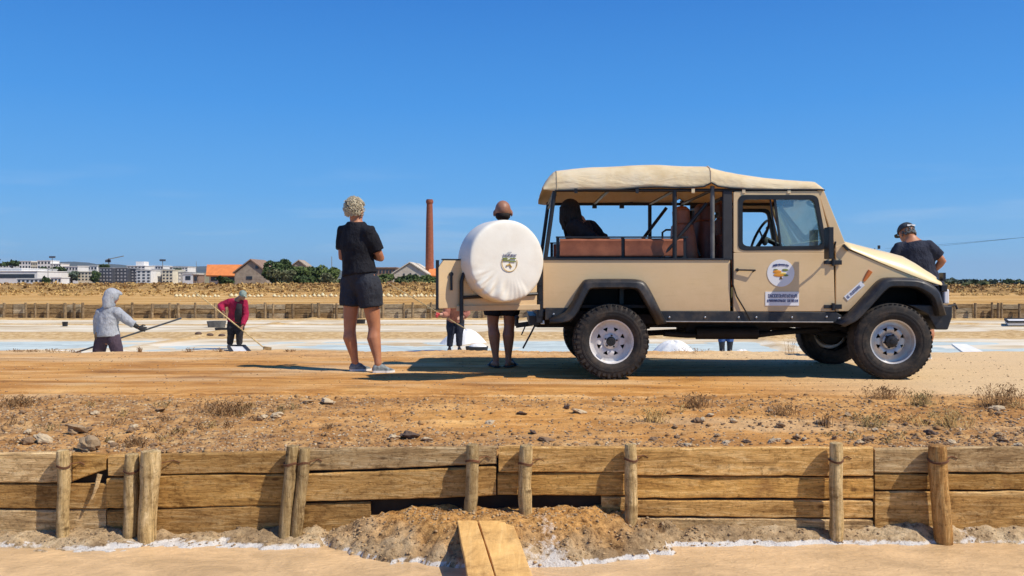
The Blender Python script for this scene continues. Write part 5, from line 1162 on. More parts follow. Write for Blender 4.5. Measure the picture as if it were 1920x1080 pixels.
for px in X_:
    yt = np.interp(px, sx, [s[1] for s in stn]); yb = np.interp(px, sx, [s[2] for s in stn]); lo = P(px, yb, Y0-.01); hi = P(px, yt, Y0+.16); row = []; hgt = hi.z-lo.z
    yb += .9*math.sin(px*.045)*(1 if 1120 < px < 1330 else .15); lo = P(px, yb, Y0-.01)
    prof = [(0, 0), (.004, .16), (.014, .40), (.035, .64), (.075, .84), (.16, 1.0), (.27, 1.02), (.40, 1.04), (.56, 1.06), (.78, 1.07)]
    for k, (dy, f) in enumerate(prof):
        wr = .010*fbm(np.array(px*.016+k*.5), np.array(k*.5+px*.006), 700)+.003*fbm(np.array(px*.06+k*.8), np.array(k*1.1), 701)
        sag = (.003*math.sin((px-1043)*math.pi/100)**2) if px < 1340 else 0
        row.append(Vector((lo.x, Y0-.01+dy+(wr*1.6 if k < 5 and k > 0 else 0), lo.z+hgt*f+(wr*.35 if k > 3 else 0)-(sag if k > 5 else 0))))
    far = []
    for k, (dy, f) in enumerate(prof[::-1]):
        wr = .012*fbm(np.array(px*.035+k*.45), np.array(k*.7+9), 702); far.append(Vector((lo.x, Y1+.01-dy-(wr if k > 4 else 0), lo.z+hgt*f+(wr if k < 6 else 0))))
    rows.append(row+far)
mb = MB(); mb.sweep(rows); rf = mb.build('canvas_roof', M_canvas, veh, smooth='all', solid=.004)
for i_, s_ in ((0, -.004), (-1, .004)): mb = MB(); mb.tube([r[i_]+Vector((0, s_, .002)) for r in rows[6:]], .007, n=6); mb.build('roof_hem', M_fr, rf)
ir = min(range(len(X_)), key=lambda i: abs(X_[i]-1334)); mb = MB(); mb.tube([p+Vector((0, 0, .006)) for p in rows[ir]], .006, n=6); mb.build('roof_seam', M_canvas, rf)
ir = min(range(len(X_)), key=lambda i: abs(X_[i]-1043)); mb = MB(); mb.tube([p+Vector((0, -.003 if p.y < 9 else .003, .003)) for p in rows[ir]], .005, n=6); mb.build('roof_seam', pm('seam_thread', (.42, .33, .21), (.3, .24, .15)), rf)
for px in (1080, 1195, 1300, 1395, 1480):
    q = P(px, 356, Y0-.02); mb = MB(); mb.box(q+Vector((0, .01, -.008)), (.03, .012, .045)); mb.build('roof_strap', M_canvas if px > 1250 else M_fr, rf)
# ---- tailgate swung open with the covered spare wheel
hx = P(1008, 0, Y0).x; ang = math.radians(25); dl = Vector((-math.cos(ang), -math.sin(ang), 0)); nl = Vector((math.sin(ang), -math.cos(ang), 0))
hing = Vector((hx, Y0+.02, 0)); LG = 1.035
def TG(s, z, n=0): return hing+dl*s+nl*n+Vector((0, 0, z))
ztg, zbg = 1.142, .695
mb = MB(); mb.prism([TG(0.02, zbg), TG(LG, zbg), TG(LG, ztg-.07), TG(LG-.05, ztg), TG(.02, ztg)], nl*.03); tg_ = mb.build('tailgate', M_tan, veh, bevel=.006)
mb = MB(); mb.beam(TG(LG+.004, zbg-.01, .012), TG(LG+.004, ztg, .012), .03, .02, (0, 1, 0)); mb.beam(TG(.02, ztg+.006, .015), TG(LG-.04, ztg+.006, .015), .035, .012); mb.build('tailgate_edge', M_fr, tg_)
mb = MB(); mb.beam(TG(0, zbg+.0, .04), TG(.86, zbg+.0, .04), .03, .05); mb.build('tailgate_rail', pm('tan_rail', (.56, .42, .25), (.5, .36, .2), 9, .5), tg_, bevel=.004)
mb = MB(); mb.tube([TG(.74, ztg-.10, .05), TG(.80, ztg-.13, .06), TG(.82, ztg-.2, .06), TG(.82, zbg-.14, .06)], .019, n=10); mb.tube([TG(.80, zbg+.10, .05), TG(.03, zbg+.13, .05)], .016, n=8); mb.build('spare_wheel_carrier', M_fr, tg_, smooth=True)
mb = MB(); mb.tube([TG(.915, ztg-.13, .035), TG(.915, ztg-.13, .05)], .02, n=10); mb.tube([TG(.915, ztg-.13, .045), TG(.915, ztg-.28, .05)], .011, n=8); mb.build('tailgate_handle', M_fr, tg_)
cs = P(943, 489.5, 8.02); sR = .385
def sp(r, th, a): return cs+dl*(-r*math.cos(th))+Vector((0, 0, r*math.sin(th)))+nl*a
prof = [(.30, -.20), (sR*.97, -.195), (sR, -.17), (sR*1.005, -.05), (sR, .05), (sR*.99, .085), (sR*.965, .102), (sR*.88, .110), (.70*sR, .113), (.5*sR, .115), (.3*sR, .116), (.12*sR, .117), (.001, .117)]
prof2 = []
for a, b in zip(prof, prof[1:]): prof2 += [(a[0]*(1-u)+b[0]*u, a[1]*(1-u)+b[1]*u) for u in (0, .5)]
prof2.append(prof[-1]); rows = []
for i in range(144):
    th = 2*math.pi*i/144; row = []
    low = ss(.25, .95, -math.sin(th+.45)*.9+.12*math.sin(th*5)) ; right = math.cos(th)
    for (r, a) in prof2:
        u = r/sR; f = ss(.42, .85, u)*(1-ss(.98, 1.02, u)*.6)
        w = float(low)*f*(.011*math.sin(th*15+2.6*math.sin(th*3+1)+5.5*(1-u))+.005*math.sin(th*33+3*math.sin(th*5)+u*9)) if r > .02 else 0
        w += .003*float(fbm(np.array(math.cos(th)*u*3), np.array(math.sin(th)*u*3), 800))
        row.append(sp(r+w*.3*(u > .9), th, a+w))
    rows.append(row)
mb = MB(); mb.sweep(rows+[rows[0]]); M_cov = pm('spare_cover_vinyl', (.83, .79, .69), (.76, .71, .60), 4, .5, .25, 30, .004, dirt=(.74, .66, .53), dscale=2.5)
cv = mb.build('spare_wheel_cover', M_cov, tg_, smooth='all')
mb = MB(); 
for i in range(40):
    pass
e0 = cs+nl*.122+dl*(-.012)
def E(x, z, n=0): return e0+dl*(-x)+Vector((0, 0, z))+nl*n
ringp = [E(.078*math.cos(t), .078*math.sin(t)-.02, .002) for t in [math.pi*(.88+1.24*i/30) for i in range(31)]]
M_gold = pm('print_gold', (.66, .46, .13), (.55, .36, .10), 4, .5)
mb = MB(); mb.tube(ringp, .0036, n=5); mb.tube([E(-.03, -.045, .002), E(0, -.03, .002), E(.02, -.06, .002)], .008, n=5); mb.build('printed_emblem', M_gold, tg_)
mb = MB()
for (x, z, w_, h_) in ((-.03, .005, .07, .014), (.03, -.005, .06, .012), (-.045, .022, .05, .012), (.035, .022, .06, .010)): mb.beam(E(x-w_/2, z, .002), E(x+w_/2, z, .002), .004, h_)
mb.build('printed_leaves', M_grn, tg_)
rr = random.Random(3); mb = MB()
for k in range(9):
    x = -.062+k*.0155; mb.beam(E(x, .040, .003), E(x, .062, .003), .004, .005, (1, 0, 0)); mb.beam(E(x, .042+rr.random()*.018, .003), E(x+.009, .042+rr.random()*.018, .003), .004, .005)
mb.beam(E(-.02, .078, .003), E(0.02, .079, .003), .003, .004); mb.build('printed_line', M_navy, tg_)
# ---- wheels
def wheel(x, y, z, rimm, side, blocks, steer=0, label=None):
    """side=-1: outer face looks at the camera"""
    Rr = .371; w = .235; s = side; k = Matrix.Rotation(steer, 4, 'Z')
    mb = MB(); cr = .232
    mb.revolve((0, 0, 0), [(cr-.03, s*w*.42), (cr-.006, s*w*.47), (cr, s*w*.48), (cr-.012, s*w*.44), (cr-.024, s*w*.30), (cr-.028, s*w*.16), (cr-.034, s*w*.12), (.165, s*w*.10), (.150, s*w*.13)], 64, 'Y')
    mb.revolve((0, 0, 0), [(.076, s*w*.14), (.062, s*w*.20), (.055, s*w*.21), (.001, s*w*.21)], 40, 'Y')
    for q in range(8):   # pressed disc with eight triangular windows
        a0 = 2*math.pi*(q+.5)/8; hf = math.pi/8; n = 8
        def pc(r, a): return Vector((r*math.cos(a), 0, r*math.sin(a)))
        ri, ro = .075, .155; outer = [pc(ri, a0-hf+2*hf*i/4) for i in range(5)]+[pc(ri+(ro-ri)*i/5, a0+hf) for i in range(1, 5)]+[pc(ro, a0+hf-2*hf*i/6) for i in range(7)]+[pc(ro-(ro-ri)*i/5, a0-hf) for i in range(1, 5)]
        m_ = len(outer); hi = [pc(.098, a0), pc(.140, a0+hf*.50), pc(.140, a0-hf*.50)]; per = []
        # resample hole to the same count, by direction
        cc = pc(.124, a0)
        def hit(dv):
            best = None
            for A_, B_ in zip(hi, hi[1:]+hi[:1]):
                e = B_-A_; den = dv.x*e.z-dv.z*e.x
                if abs(den) < 1e-9: continue
                t = ((A_.x-cc.x)*e.z-(A_.z-cc.z)*e.x)/den; u = ((A_.x-cc.x)*dv.z-(A_.z-cc.z)*dv.x)/den
                if t > 0 and -1e-6 <= u <= 1+1e-6 and (best is None or t < best): best = t
            return cc+dv*best
        inner = [hit((p-cc).normalized()) for p in outer]
        def dep(p): r = math.hypot(p.x, p.z); return s*w*(.12+.05*math.sin((r-.075)/.08*math.pi))
        A_ = [Vector((p.x, dep(p), p.z)) for p in outer]; B_ = [Vector((p.x, dep(p), p.z)) for p in inner]; C_ = [p-Vector((0, s*.02, 0)) for p in B_]
        mb.add(A_+B_+C_, [(i, (i+1) % m_, (i+1) % m_+m_, i+m_) for i in range(m_)]+[(i+m_, (i+1) % m_+m_, (i+1) % m_+2*m_, i+2*m_) for i in range(m_)])
    mb.v = [tuple(k @ Vector(v)) for v in mb.v]; whl = mb.build('wheel', rimm, veh, smooth=True, org=(0, 0, 0)); whl.location = Vector((x, y, z))-Vector(VO); whl['_o'] = (0, 0, 0)
    def sub(mb, nm, mat, **kw):
        mb.v = [tuple(k @ Vector(v)) for v in mb.v]; return mb.build(nm, mat, whl, org=(0, 0, 0), **kw)
    T = Rr-.012 if blocks else Rr; mb = MB()
    pr = [(cr-.02, .44*w), (cr+.002, .50*w), (cr+.010, .52*w), (cr+.03, .545*w), (cr+.045, .54*w), (cr+.047, .552*w), (cr+.062, .552*w), (cr+.065, .54*w), (cr+.095, .53*w), (T-.022, .50*w), (T-.006, .44*w), (T, .36*w), (T+.001, .18*w)]
    full = pr+[(T+.002, 0)]+[(a, -b) for a, b in pr[::-1]]; mb.revolve((0, 0, 0), full, 72, 'Y'); sub(mb, 'tyre', M_tyre, smooth=True)
    mb = MB(); nb = 42 if blocks else 50
    for i in range(nb):
        a = 2*math.pi*i/nb
        def blk(a, yc, dx, dyy, h, tilt=0, r0=T):
            M_ = Matrix.Rotation(-a, 3, 'Y'); c = M_ @ Vector((r0+h/2-.003, yc, 0)); mb.box(c, (h, dyy, dx), M_ @ Matrix.Rotation(tilt, 3, 'X'))
        H_ = .010 if blocks else .004; L_ = .038 if blocks else .030
        for sg in (-1, 1):
            blk(a+(.05 if sg > 0 else 0), sg*w*.40, L_*(1.0 if i % 2 else .8), w*.22, H_, 0, T-.006)
            if blocks: blk(a+(.05 if sg > 0 else 0), sg*w*.505, L_*.7, .016, .045 if i % 2 else .032, 0, T-.052)
            blk(a+.09*(sg > 0), sg*w*.13, L_*.9, w*.16, H_, .4*sg, T)
    tr = sub(mb, 'tread_block', M_tyre); tr['kind'] = 'stuff'
    mb = MB(); mb.revolve((0, 0, 0), [(.001, s*w*.40), (.030, s*w*.40), (.034, s*w*.37), (.038, s*w*.22), (.046, s*w*.215)], 20, 'Y')
    if not blocks:
        mb.revolve((0, 0, 0), [(.001, s*w*.44), (.020, s*w*.44), (.024, s*w*.40), (.052, s*w*.37), (.058, s*w*.24), (.062, s*w*.21)], 20, 'Y')
    sub(mb, 'hub', M_fr, smooth=True)
    for i in range(5 if blocks else 6):
        a = 2*math.pi*i/(5 if blocks else 6)+.2; r_ = .058 if blocks else .064; mb = MB(); mb.revolve((r_*math.cos(a), 0, r_*math.sin(a)), [(.001, s*w*.29), (.009, s*w*.28), (.010, s*w*.19)], 6, 'Y'); sub(mb, 'wheel_nut', M_fr)
    mb = MB(); mb.revolve((0, 0, 0), [(.001, -s*.02), (.15, -s*.02), (.15, -s*.05)], 24, 'Y'); sub(mb, 'brake_drum', M_under)
    return whl
xr, xf_ = (1147-960)/F*8.2, (1677-960)/F*8.2; zw = .364
wheel(xr, 8.20+.118, zw, M_rimw, -1, True); wheel(xf_, 8.20+.118, zw, M_rims, -1, False, math.radians(-4)); wheel(xr, 9.86, zw, M_rimw, 1, True); wheel(xf_, 9.86, zw, M_rims, 1, False, math.radians(-4))
# ---- chassis
mb = MB()
for yy in (8.74, 9.42): mb.beam((P(1012, 0).x-.02, yy, .53), (xf_+.45, yy, .53), .07, .11)
for x in (.35, 1.4, 2.2, 3.0, 4.1): mb.beam((x, 8.74, .53), (x, 9.42, .53), .08, .08)
mb.build('chassis_rail', M_under, veh, bevel=.006)
for x in (xr, xf_):
    mb = MB(); mb.tube([(x, 8.36, zw), (x, 9.80, zw)], .042, n=12); mb.ell((x, 9.1+(.12 if x == xr else -.25), zw), (.13, .14, .14)); mb.build('axle', M_under, veh, smooth=True)
    for yy in (8.62, 9.54):
        mb = MB()
        for l in range(4):
            pts = [(x-.52+.09*l+i*(1.04-.18*l)/10, yy, .50-.03*l-.055*math.sin(math.pi*i/10)) for i in range(11)]; rows = [[Vector(p)+Vector((0, -.03, 0)), Vector(p)+Vector((0, .03, 0)), Vector(p)+Vector((0, .03, .012)), Vector(p)+Vector((0, -.03, .012))] for p in pts]; mb.sweep(rows, closed=True)
        mb.build('leaf_spring', M_under, veh)
        mb = MB(); mb.tube([(x+.1, yy, zw-.05), (x+.2, yy-.02, .62)], .028, n=8); mb.build('shock_absorber', M_under, veh)
mb = MB(); mb.box(((P(1290, 0).x+P(1480, 0).x)/2, 8.95, .485), (P(1470, 0).x-P(1300, 0).x, .5, .15)); mb.build('fuel_tank', M_under, veh, bevel=.03)
mb = MB(); mb.tube([(xf_-.3, 8.9, .46), (P(1480, 0).x, 8.72, .42), (P(1440, 0).x, 8.66, .40), (P(1300, 0).x, 8.64, .40), (P(1255, 0).x, 8.6, .42)], .028, n=10); mb.tube([(P(1440, 0).x, 8.66, .42), (P(1320, 0).x, 8.66, .42)], .062, n=14); mb.build('exhaust', M_under, veh, smooth=True)
mb = MB(); mb.box(((xr+xf_)/2, 9.08, .575), (2.7, 1.3, .09)); mb.box((xf_-.05, 9.08, .60), (.9, .72, .30)); mb.build('floor_pan', M_under, veh)
mb = MB(); mb.box((.55, 9.08, .60), (.5, 1.3, .10)); mb.build('rear_cross_floor', M_under, veh)
mb = MB(); mb.tube([(xf_-1.0, 8.95, .46), (xf_, 8.85, zw)], .025, n=8); mb.tube([(xr, 9.2, zw), (xf_-1.0, 8.98, .46)], .03, n=8); mb.build('propeller_shaft', M_under, veh)
# tow bar, safety cables, mudflap
mb = MB(); q = P(1010, 610, 9.05); mb.box((.22, 9.08, .56), (.10, 1.30, .09)); mb.beam((.22, 9.08, .50), (.04, 9.08, .475), .05, .05); mb.tube([(.05, 9.08, .47), (.05, 9.08, .55)], .02, n=8); mb.ell((.05, 9.08, .56), (.027, .027, .027)); mb.tube([(.24, 8.7, .50), (.24, 9.45, .50)], .022, n=8); mb.build('tow_bar', M_fr, veh)
mb = MB(); mb.tube([(.24, 8.6, .52), (.19, 8.6, .42), (.11, 8.6, .27)], .009, n=6); mb.tube([(.16, 9.0, .52), (.13, 9.0, .45), (.10, 9.0, .38)], .007, n=6); mb.build('dangling_cable', M_fr, veh)
mb = MB(); mb.box((.30, Y0+.06, .545), (.04, .05, .04)); mb.build('towing_socket', M_metal, veh, bevel=.006)
# ================================================================ PEOPLE
def skin(name, a, b): 
    return pm(name, a, b, 9, .5, .15, 90, .002)
M_skin = skin('tanned_skin', (.50, .215, .105), (.38, .145, .07)); M_skin2 = skin('dark_tan_skin', (.36, .17, .10), (.28, .12, .07)); M_skin3 = skin('fair_skin', (.62, .36, .25), (.52, .27, .17))
def cloth(name, a, b=None, bump=1.0, sc=9): return pm(name, a, b or tuple(x*.6 for x in a), 6, .85, bump, sc, .05, spec=.15, stretch=(1, 1, .6))
M_blkc = cloth('black_jersey', (.022, .022, .027), (.012, .012, .015)); M_navyc = cloth('charcoal_nylon', (.045, .048, .058), (.028, .03, .038)); M_hood_ = cloth('grey_hoodie_cloth', (.50, .51, .53), (.26, .28, .31), sc=9); M_plum = cloth('plum_trousers', (.10, .07, .09), (.05, .035, .05)); M_red = cloth('crimson_cloth', (.42, .025, .075), (.26, .012, .04)); M_dkt = cloth('dark_trousers', (.045, .04, .042), (.022, .02, .022)); M_jean = cloth('dark_denim', (.03, .034, .05), (.015, .018, .03)); M_denim = cloth('blue_denim', (.08, .15, .36), (.04, .08, .2)); M_pinkc = cloth('pink_plaid', (.50, .22, .15), (.22, .07, .05)); M_boot = pm('rubber_boot', (.025, .025, .028), (.012, .012, .013), 10, .4); M_bootg = pm('pale_boot', (.45, .46, .46), (.28, .28, .28), 10, .6)
M_shoe = pm('grey_sneaker', (.30, .33, .32), (.045, .05, .055), 26, .7); M_sole = pm('white_sole', (.80, .79, .75), (.66, .64, .6), 8, .6); M_sandal = pm('black_sandal', (.03, .028, .025), (.015, .014, .013), 8, .6)
M_hair = pm('silver_blond_hair', (.70, .61, .43), (.38, .30, .18), 30, .6, .8, 60, .01, stretch=(1, 1, .5)); M_dhair = pm('dark_hair', (.020, .014, .011), (.010, .007, .006), 30, .85, .6, 60, .006); M_eye = pm('eye_dark', (.03, .02, .02)); M_glove = pm('black_glove', (.03, .03, .03), (.015, .015, .015), 9, .7); M_capd = cloth('camouflage_cap', (.10, .11, .12), (.035, .04, .05), sc=20); M_capg = cloth('grey_green_cap', (.34, .40, .34), (.2, .25, .21), sc=20); M_rglove = pm('red_glove', (.62, .06, .06), (.4, .03, .03), 9, .6)
def fin(o, vox, smooth=4, disp=0, dsz=.12):
    k = o.modifiers.new('remesh', 'REMESH'); k.mode = 'VOXEL'; k.voxel_size = vox; k.use_smooth_shade = True
    k = o.modifiers.new('smooth', 'SMOOTH'); k.factor = .6; k.iterations = smooth
    if disp:
        tx = bpy.data.textures.get('folds') or bpy.data.textures.new('folds', 'CLOUDS'); tx.noise_scale = dsz; tx.noise_depth = 3
        k = o.modifiers.new('folds', 'DISPLACE'); k.texture = tx; k.strength = disp; k.mid_level = .5; k.texture_coords = 'LOCAL'
    return o
def hand(mb, w, d, side, s, curl=.9, target=None):
    """palm and five fingers from wrist w pointing along d; side = thumb side direction"""
    d = Vector(d).normalized(); sd_ = Vector(side); sd_ = (sd_-d*sd_.dot(d)).normalized(); nrm = d.cross(sd_)
    mb.tube([w, w+d*.035*s, w+d*.085*s], [(.028*s, .018*s), (.038*s, .016*s), (.040*s, .014*s)], n=10, side=sd_, round_cap=True)
    for i, (o_, ln) in enumerate(((.030, .070), (.011, .080), (-.010, .075), (-.029, .058))):
        b = w+d*.082*s+sd_*o_*s; c1 = curl*.7; c2 = curl*1.6
        p1 = b+(d*math.cos(c1)-nrm*math.sin(c1))*ln*.45*s; p2 = p1+(d*math.cos(c2)-nrm*math.sin(c2))*ln*.35*s; p3 = p2+(d*math.cos(c2*1.25)-nrm*math.sin(c2*1.25))*ln*.25*s
        mb.tube([b-d*.012*s, p1, p2, p3], [.0092*s, .0088*s, .0078*s, .0066*s], n=7, round_cap=True)
    b = w+d*.030*s+sd_*.026*s; p1 = b+(d*.6+sd_*.75-nrm*.25)*.036*s; p2 = p1+(d*.85+sd_*.1-nrm*.5)*.030*s; mb.tube([b, p1, p2], [.013*s, .011*s, .009*s], n=7, round_cap=True)
def head(mb, c, f, up, s):
    """c = head centre, f = facing direction"""
    f = Vector(f).normalized(); up = Vector(up).normalized(); f = (f-up*f.dot(up)).normalized(); r = f.cross(up).normalized(); M_ = Matrix((r, f, up)).transposed()
    def q(x, y, z): return c+M_ @ Vector((x*s, y*s, z*s))
    mb.ell(q(0, -.008, .022), (.074*s, .092*s, .088*s), M_, 18, 12)      # skull
    mb.ell(q(0, .028, -.050), (.053*s, .060*s, .062*s), M_, 14, 9)       # jaw
    mb.ell(q(0, .066, -.088), (.024*s, .018*s, .016*s), M_, 8, 6)        # chin
    mb.ell(q(0, .070, .018), (.052*s, .016*s, .014*s), M_, 10, 6)        # brow
    mb.tube([q(0, .080, .012), q(0, .098, -.014), q(0, .104, -.030), q(0, .090, -.036)], [.007*s, .010*s, .013*s, .010*s], n=7, round_cap=True)
    mb.ell(q(0, .081, -.058), (.024*s, .010*s, .009*s), M_, 8, 5)        # lips
    for sg in (-1, 1):
        mb.ell(q(sg*.082, -.004, -.012), (.012*s, .020*s, .033*s), M_, 8, 6); mb.ell(q(sg*.034, .062, -.024), (.020*s, .018*s, .018*s), M_, 8, 6)
    return q, M_
def person(label, J, s=1.0, sk=None, vox=.011, build='m', name='person'):
    """J: joints in world space; returns the body object and helpers"""
    mb = MB(); hw = Vector(J['hipR'])-Vector(J['hipL']); sw = Vector(J['shR'])-Vector(J['shL']); pel = (Vector(J['hipR'])+Vector(J['hipL']))/2; ch = (Vector(J['shR'])+Vector(J['shL']))/2; nk = Vector(J['neck'])
    k = 1.0 if build == 'm' else .92; mid = Vector(J.get('waist', pel.lerp(ch, .45)))
    tw = J.get('tw', 1); lw = J.get('lw', 1); hs = s*J.get('hs', 1)
    T = [pel-(ch-pel).normalized()*.06*s, pel+(ch-pel).normalized()*.03*s, mid, pel.lerp(ch, .74)+(mid-pel.lerp(ch, .45))*.5, ch.lerp(nk, .15), nk]
    TR = [(.105*s, .078*s), (.168*s, .115*s), (.140*k*s, .102*s), (.165*k*s, .112*s), (.150*k*s, .085*s), (.062*s, .062*s)]
    TR = [(a*tw, b*tw) if i < 5 else (a, b) for i, (a, b) in enumerate(TR)]
    mb.tube(T, TR, n=18, side=(hw.normalized()+sw.normalized()), round_cap=True); J['_T'] = T; J['_TR'] = TR
    q, M_ = head(mb, Vector(J['head']), J['face'], J.get('headup', (0, 0, 1)), hs)
    mb.tube([nk-(Vector(J['head'])-nk)*.3, nk, q(0, -.012, -.045)], [.066*s, .058*s, .055*s], n=12)
    for sd_ in 'LR':
        sh, el, wr = Vector(J['sh'+sd_]), Vector(J['el'+sd_]), Vector(J['wr'+sd_])
        mb.tube([ch.lerp(sh, .6)+Vector((0, 0, -.01*s)), sh, sh.lerp(el, .3), el.lerp(sh, .15), el, el.lerp(wr, .25), wr], [.060*s, .058*s, .052*s, .041*s, .039*s, .042*s, .027*s], n=12, round_cap=True)
        if J.get('hand'+sd_) is not None: hd = J['hand'+sd_]; hand(mb, wr, hd[0], hd[1], s*.98, hd[2] if len(hd) > 2 else .8)
        hp, kn, an = Vector(J['hip'+sd_]), Vector(J['kn'+sd_]), Vector(J['an'+sd_]); to = Vector(J['toe'+sd_]); back = (hp.lerp(an, .5)-kn); tf = Vector((to.x-an.x, to.y-an.y, 0)).normalized()
        mb.tube([hp+Vector((0, 0, .05*s)), hp, hp.lerp(kn, .3), hp.lerp(kn, .75), kn, kn.lerp(an, .12)-tf*.006*s, kn.lerp(an, .30)-tf*.018*s, kn.lerp(an, .55)-tf*.008*s, kn.lerp(an, .85), an], [q_*s*lw for q_ in (.080, .090, .084, .066, .056, .054, .062, .050, .034, .033)], n=14, round_cap=True)
        # foot
        z0 = to.z; heel = Vector((an.x, an.y, z0))-tf*.035*s; mb.tube([heel+Vector((0, 0, .035*s)), Vector((an.x, an.y, z0+.045*s)), (an+to)/2*1.0+Vector((0, 0, -((an.z+to.z)/2)+z0+.032*s)), Vector((to.x, to.y, z0+.018*s))], [(.030*s, .030*s), (.034*s, .040*s), (.040*s, .028*s), (.034*s, .016*s)], n=12, side=tf.cross(Vector((0, 0, 1))), round_cap=True)
        mb.tube([an, Vector((an.x, an.y, z0+.045*s))], [.033*s, .034*s], n=10)
    base = Vector((pel.x, pel.y, min(J['toeL'][2], J['toeR'][2])))
    o = mb.build(name, sk, loc=base, smooth='all'); tag(o, label, 'person'); fin(o, vox, 3)
    e = MB(); 
    for sg in (-1, 1): e.ell(q(sg*.030, .070, .002), (.012*s, .008*s, .008*s), M_, 8, 6)
    e.build('eye', M_eye, o); o['_s'] = s
    return o, q, M_
def garment(o, J, name, mat, s, top=None, torso=None, sleeves=None, legs=None, ease=.014, vox=.012, disp=.012, hood=None, grow=0):
    """shirt: torso=(u0,u1) along T; sleeves=fraction (0..2); legs=fraction (0..2)"""
    mb = MB(); T, TR = J['_T'], J['_TR']; sdv = (Vector(J['hipR'])-Vector(J['hipL'])).normalized()+(Vector(J['shR'])-Vector(J['shL'])).normalized()
    if torso:
        L_ = [0]; 
        for a, b in zip(T, T[1:]): L_.append(L_[-1]+(b-a).length)
        def at_(u):
            d = u*L_[-1]
            for i in range(len(T)-1):
                if d <= L_[i+1] or i == len(T)-2:
                    f = (d-L_[i])/(L_[i+1]-L_[i]); return T[i].lerp(T[i+1], f), tuple(TR[i][k]*(1-f)+TR[i+1][k]*f for k in (0, 1))
        us = [torso[0]+(torso[1]-torso[0])*i/8 for i in range(9)]; P_ = [at_(u) for u in us]
        rad = []
        for i, (p, r) in enumerate(P_):
            e = ease*s*(1.6 if i == 0 else 1.2 if i < 3 else 1); rad.append((r[0]+e+grow*(1-i/8), r[1]+e+grow*(1-i/8)))
        mb.tube([p for p, r in P_], rad, n=20, side=sdv)
    ch = (Vector(J['shR'])+Vector(J['shL']))/2
    if sleeves is not None:
        for sd_ in 'LR':
            sh, el, wr = Vector(J['sh'+sd_]), Vector(J['el'+sd_]), Vector(J['wr'+sd_]); pts = [ch.lerp(sh, .55), sh]; rr_ = [.062*s+ease*s, .062*s+ease*s]
            for f, p, r in ((.3, sh.lerp(el, .3), .058), (.5, sh.lerp(el, .5), .056), (.72, sh.lerp(el, .72), .054), (1.0, el, .048), (1.3, el.lerp(wr, .3), .048), (1.6, el.lerp(wr, .6), .044), (1.92, el.lerp(wr, .92), .038)):
                if f <= sleeves+.001: pts.append(p); rr_.append(r*s+ease*s*(1.0 if f < 1 else .8))
            mb.tube(pts, rr_, n=14)
    if legs is not None:
        for sd_ in 'LR':
            hp, kn, an = Vector(J['hip'+sd_]), Vector(J['kn'+sd_]), Vector(J['an'+sd_]); pts = [hp+Vector((0, 0, .06*s)), hp]; rr_ = [.100*s*J.get('lw', 1), .102*s*J.get('lw', 1)+ease*s]
            for f, p, r in ((.2, hp.lerp(kn, .2), .100), (.4, hp.lerp(kn, .4), .096), (.55, hp.lerp(kn, .55), .094), (.75, hp.lerp(kn, .75), .078), (1.0, kn, .066), (1.3, kn.lerp(an, .3), .066), (1.6, kn.lerp(an, .6), .058), (1.95, kn.lerp(an, .97), .052)):
                if f <= legs+.001: pts.append(p); rr_.append(r*s*(J.get('lw', 1) if f < .8 else 1)+ease*s)
            mb.tube(pts, rr_, n=16)
    g = mb.build(name, mat, o, smooth='all'); fin(g, vox, 3, disp); return g
def shoes(o, J, s, mat, solem=None, name='shoe', high=.09):
    for sd_ in 'LR':
        an, to = Vector(J['an'+sd_]), Vector(J['toe'+sd_]); z0 = to.z; tf = Vector((to.x-an.x, to.y-an.y, 0)); L_ = tf.length; tf.normalize(); sdv = tf.cross(Vector((0, 0, 1))); b = Vector((an.x, an.y, z0))
        rows = []; 
        for (u, w_, h_) in ((-.055, .026, .05), (-.045, .036, .075), (-.02, .040, high), (.03, .041, high), (.07, .043, .072), (L_*.62, .049, .058), (L_*.85, .046, .046), (L_+.012, .030, .034), (L_+.03, .008, .02)):
            c = b+tf*u*s; row = []
            for i in range(10):
                th = math.pi*i/9; row.append(c+sdv*math.cos(th)*w_*s*(1 if i not in (0, 9) else .98)+Vector((0, 0, .016+(h_-.016)*math.sin(th)**.7))*s)
            rows.append(row)
        mb = MB(); mb.sweep(rows); mb.add(rows[0], [tuple(range(10))]); mb.add(rows[-1], [tuple(range(10))]); mb.sweep([[r[-1], r[0]] for r in rows]); sh_ = mb.build(name, mat, o, smooth=True)
        if solem:
            mb = MB(); A = [r[0]+(r[0]-r[-1]).normalized()*.004 for r in rows]+[r[-1]+(r[-1]-r[0]).normalized()*.004 for r in rows[::-1]]; mb.prism([Vector((p.x, p.y, z0+.002)) for p in A], (0, 0, .020*s)); mb.build('sole', solem, sh_)
def hz0(x, y): return hz(x, y)

# ---- standing person with silver curls, black tee, charcoal shorts
s = 1.045; d = 8.95
def Q(px, py, dd=0): return V(px, py, d+dd)
zL = hz(V(668, 0, 9.0).x, 9.02); zR = hz(V(715, 0, 8.85).x, 8.85)
J = dict(tw=1.08, lw=1.12, hs=1.06, hipL=Q(662, 528, .08), hipR=Q(690, 530, -.05), shL=Q(645, 433, .13), shR=Q(692, 436, -.10), neck=Q(668, 414, .0), head=Q(666, 396, .0), face=(.5, 1, .0), waist=Q(671, 487, .02),
  elL=Q(641, 482, .10), wrL=Q(668, 486, .30), elR=Q(714, 484, -.02), wrR=Q(690, 475, .22), handL=((1, .25, .1), (0, 0, 1), .5), handR=((-1, .2, -.05), (0, 0, 1), .5),
  knL=Q(656, 612, .06), anL=Q(666, 676, .05), toeL=(V(664, 0, d).x+.13, d+.05+.045, zL), knR=Q(702, 613, -.04), anR=Q(709, 678, -.10), toeR=(V(708, 0, d).x+.155, d-.10+.02, zR))
J['anL'].z = zL+.085; J['anR'].z = zR+.085
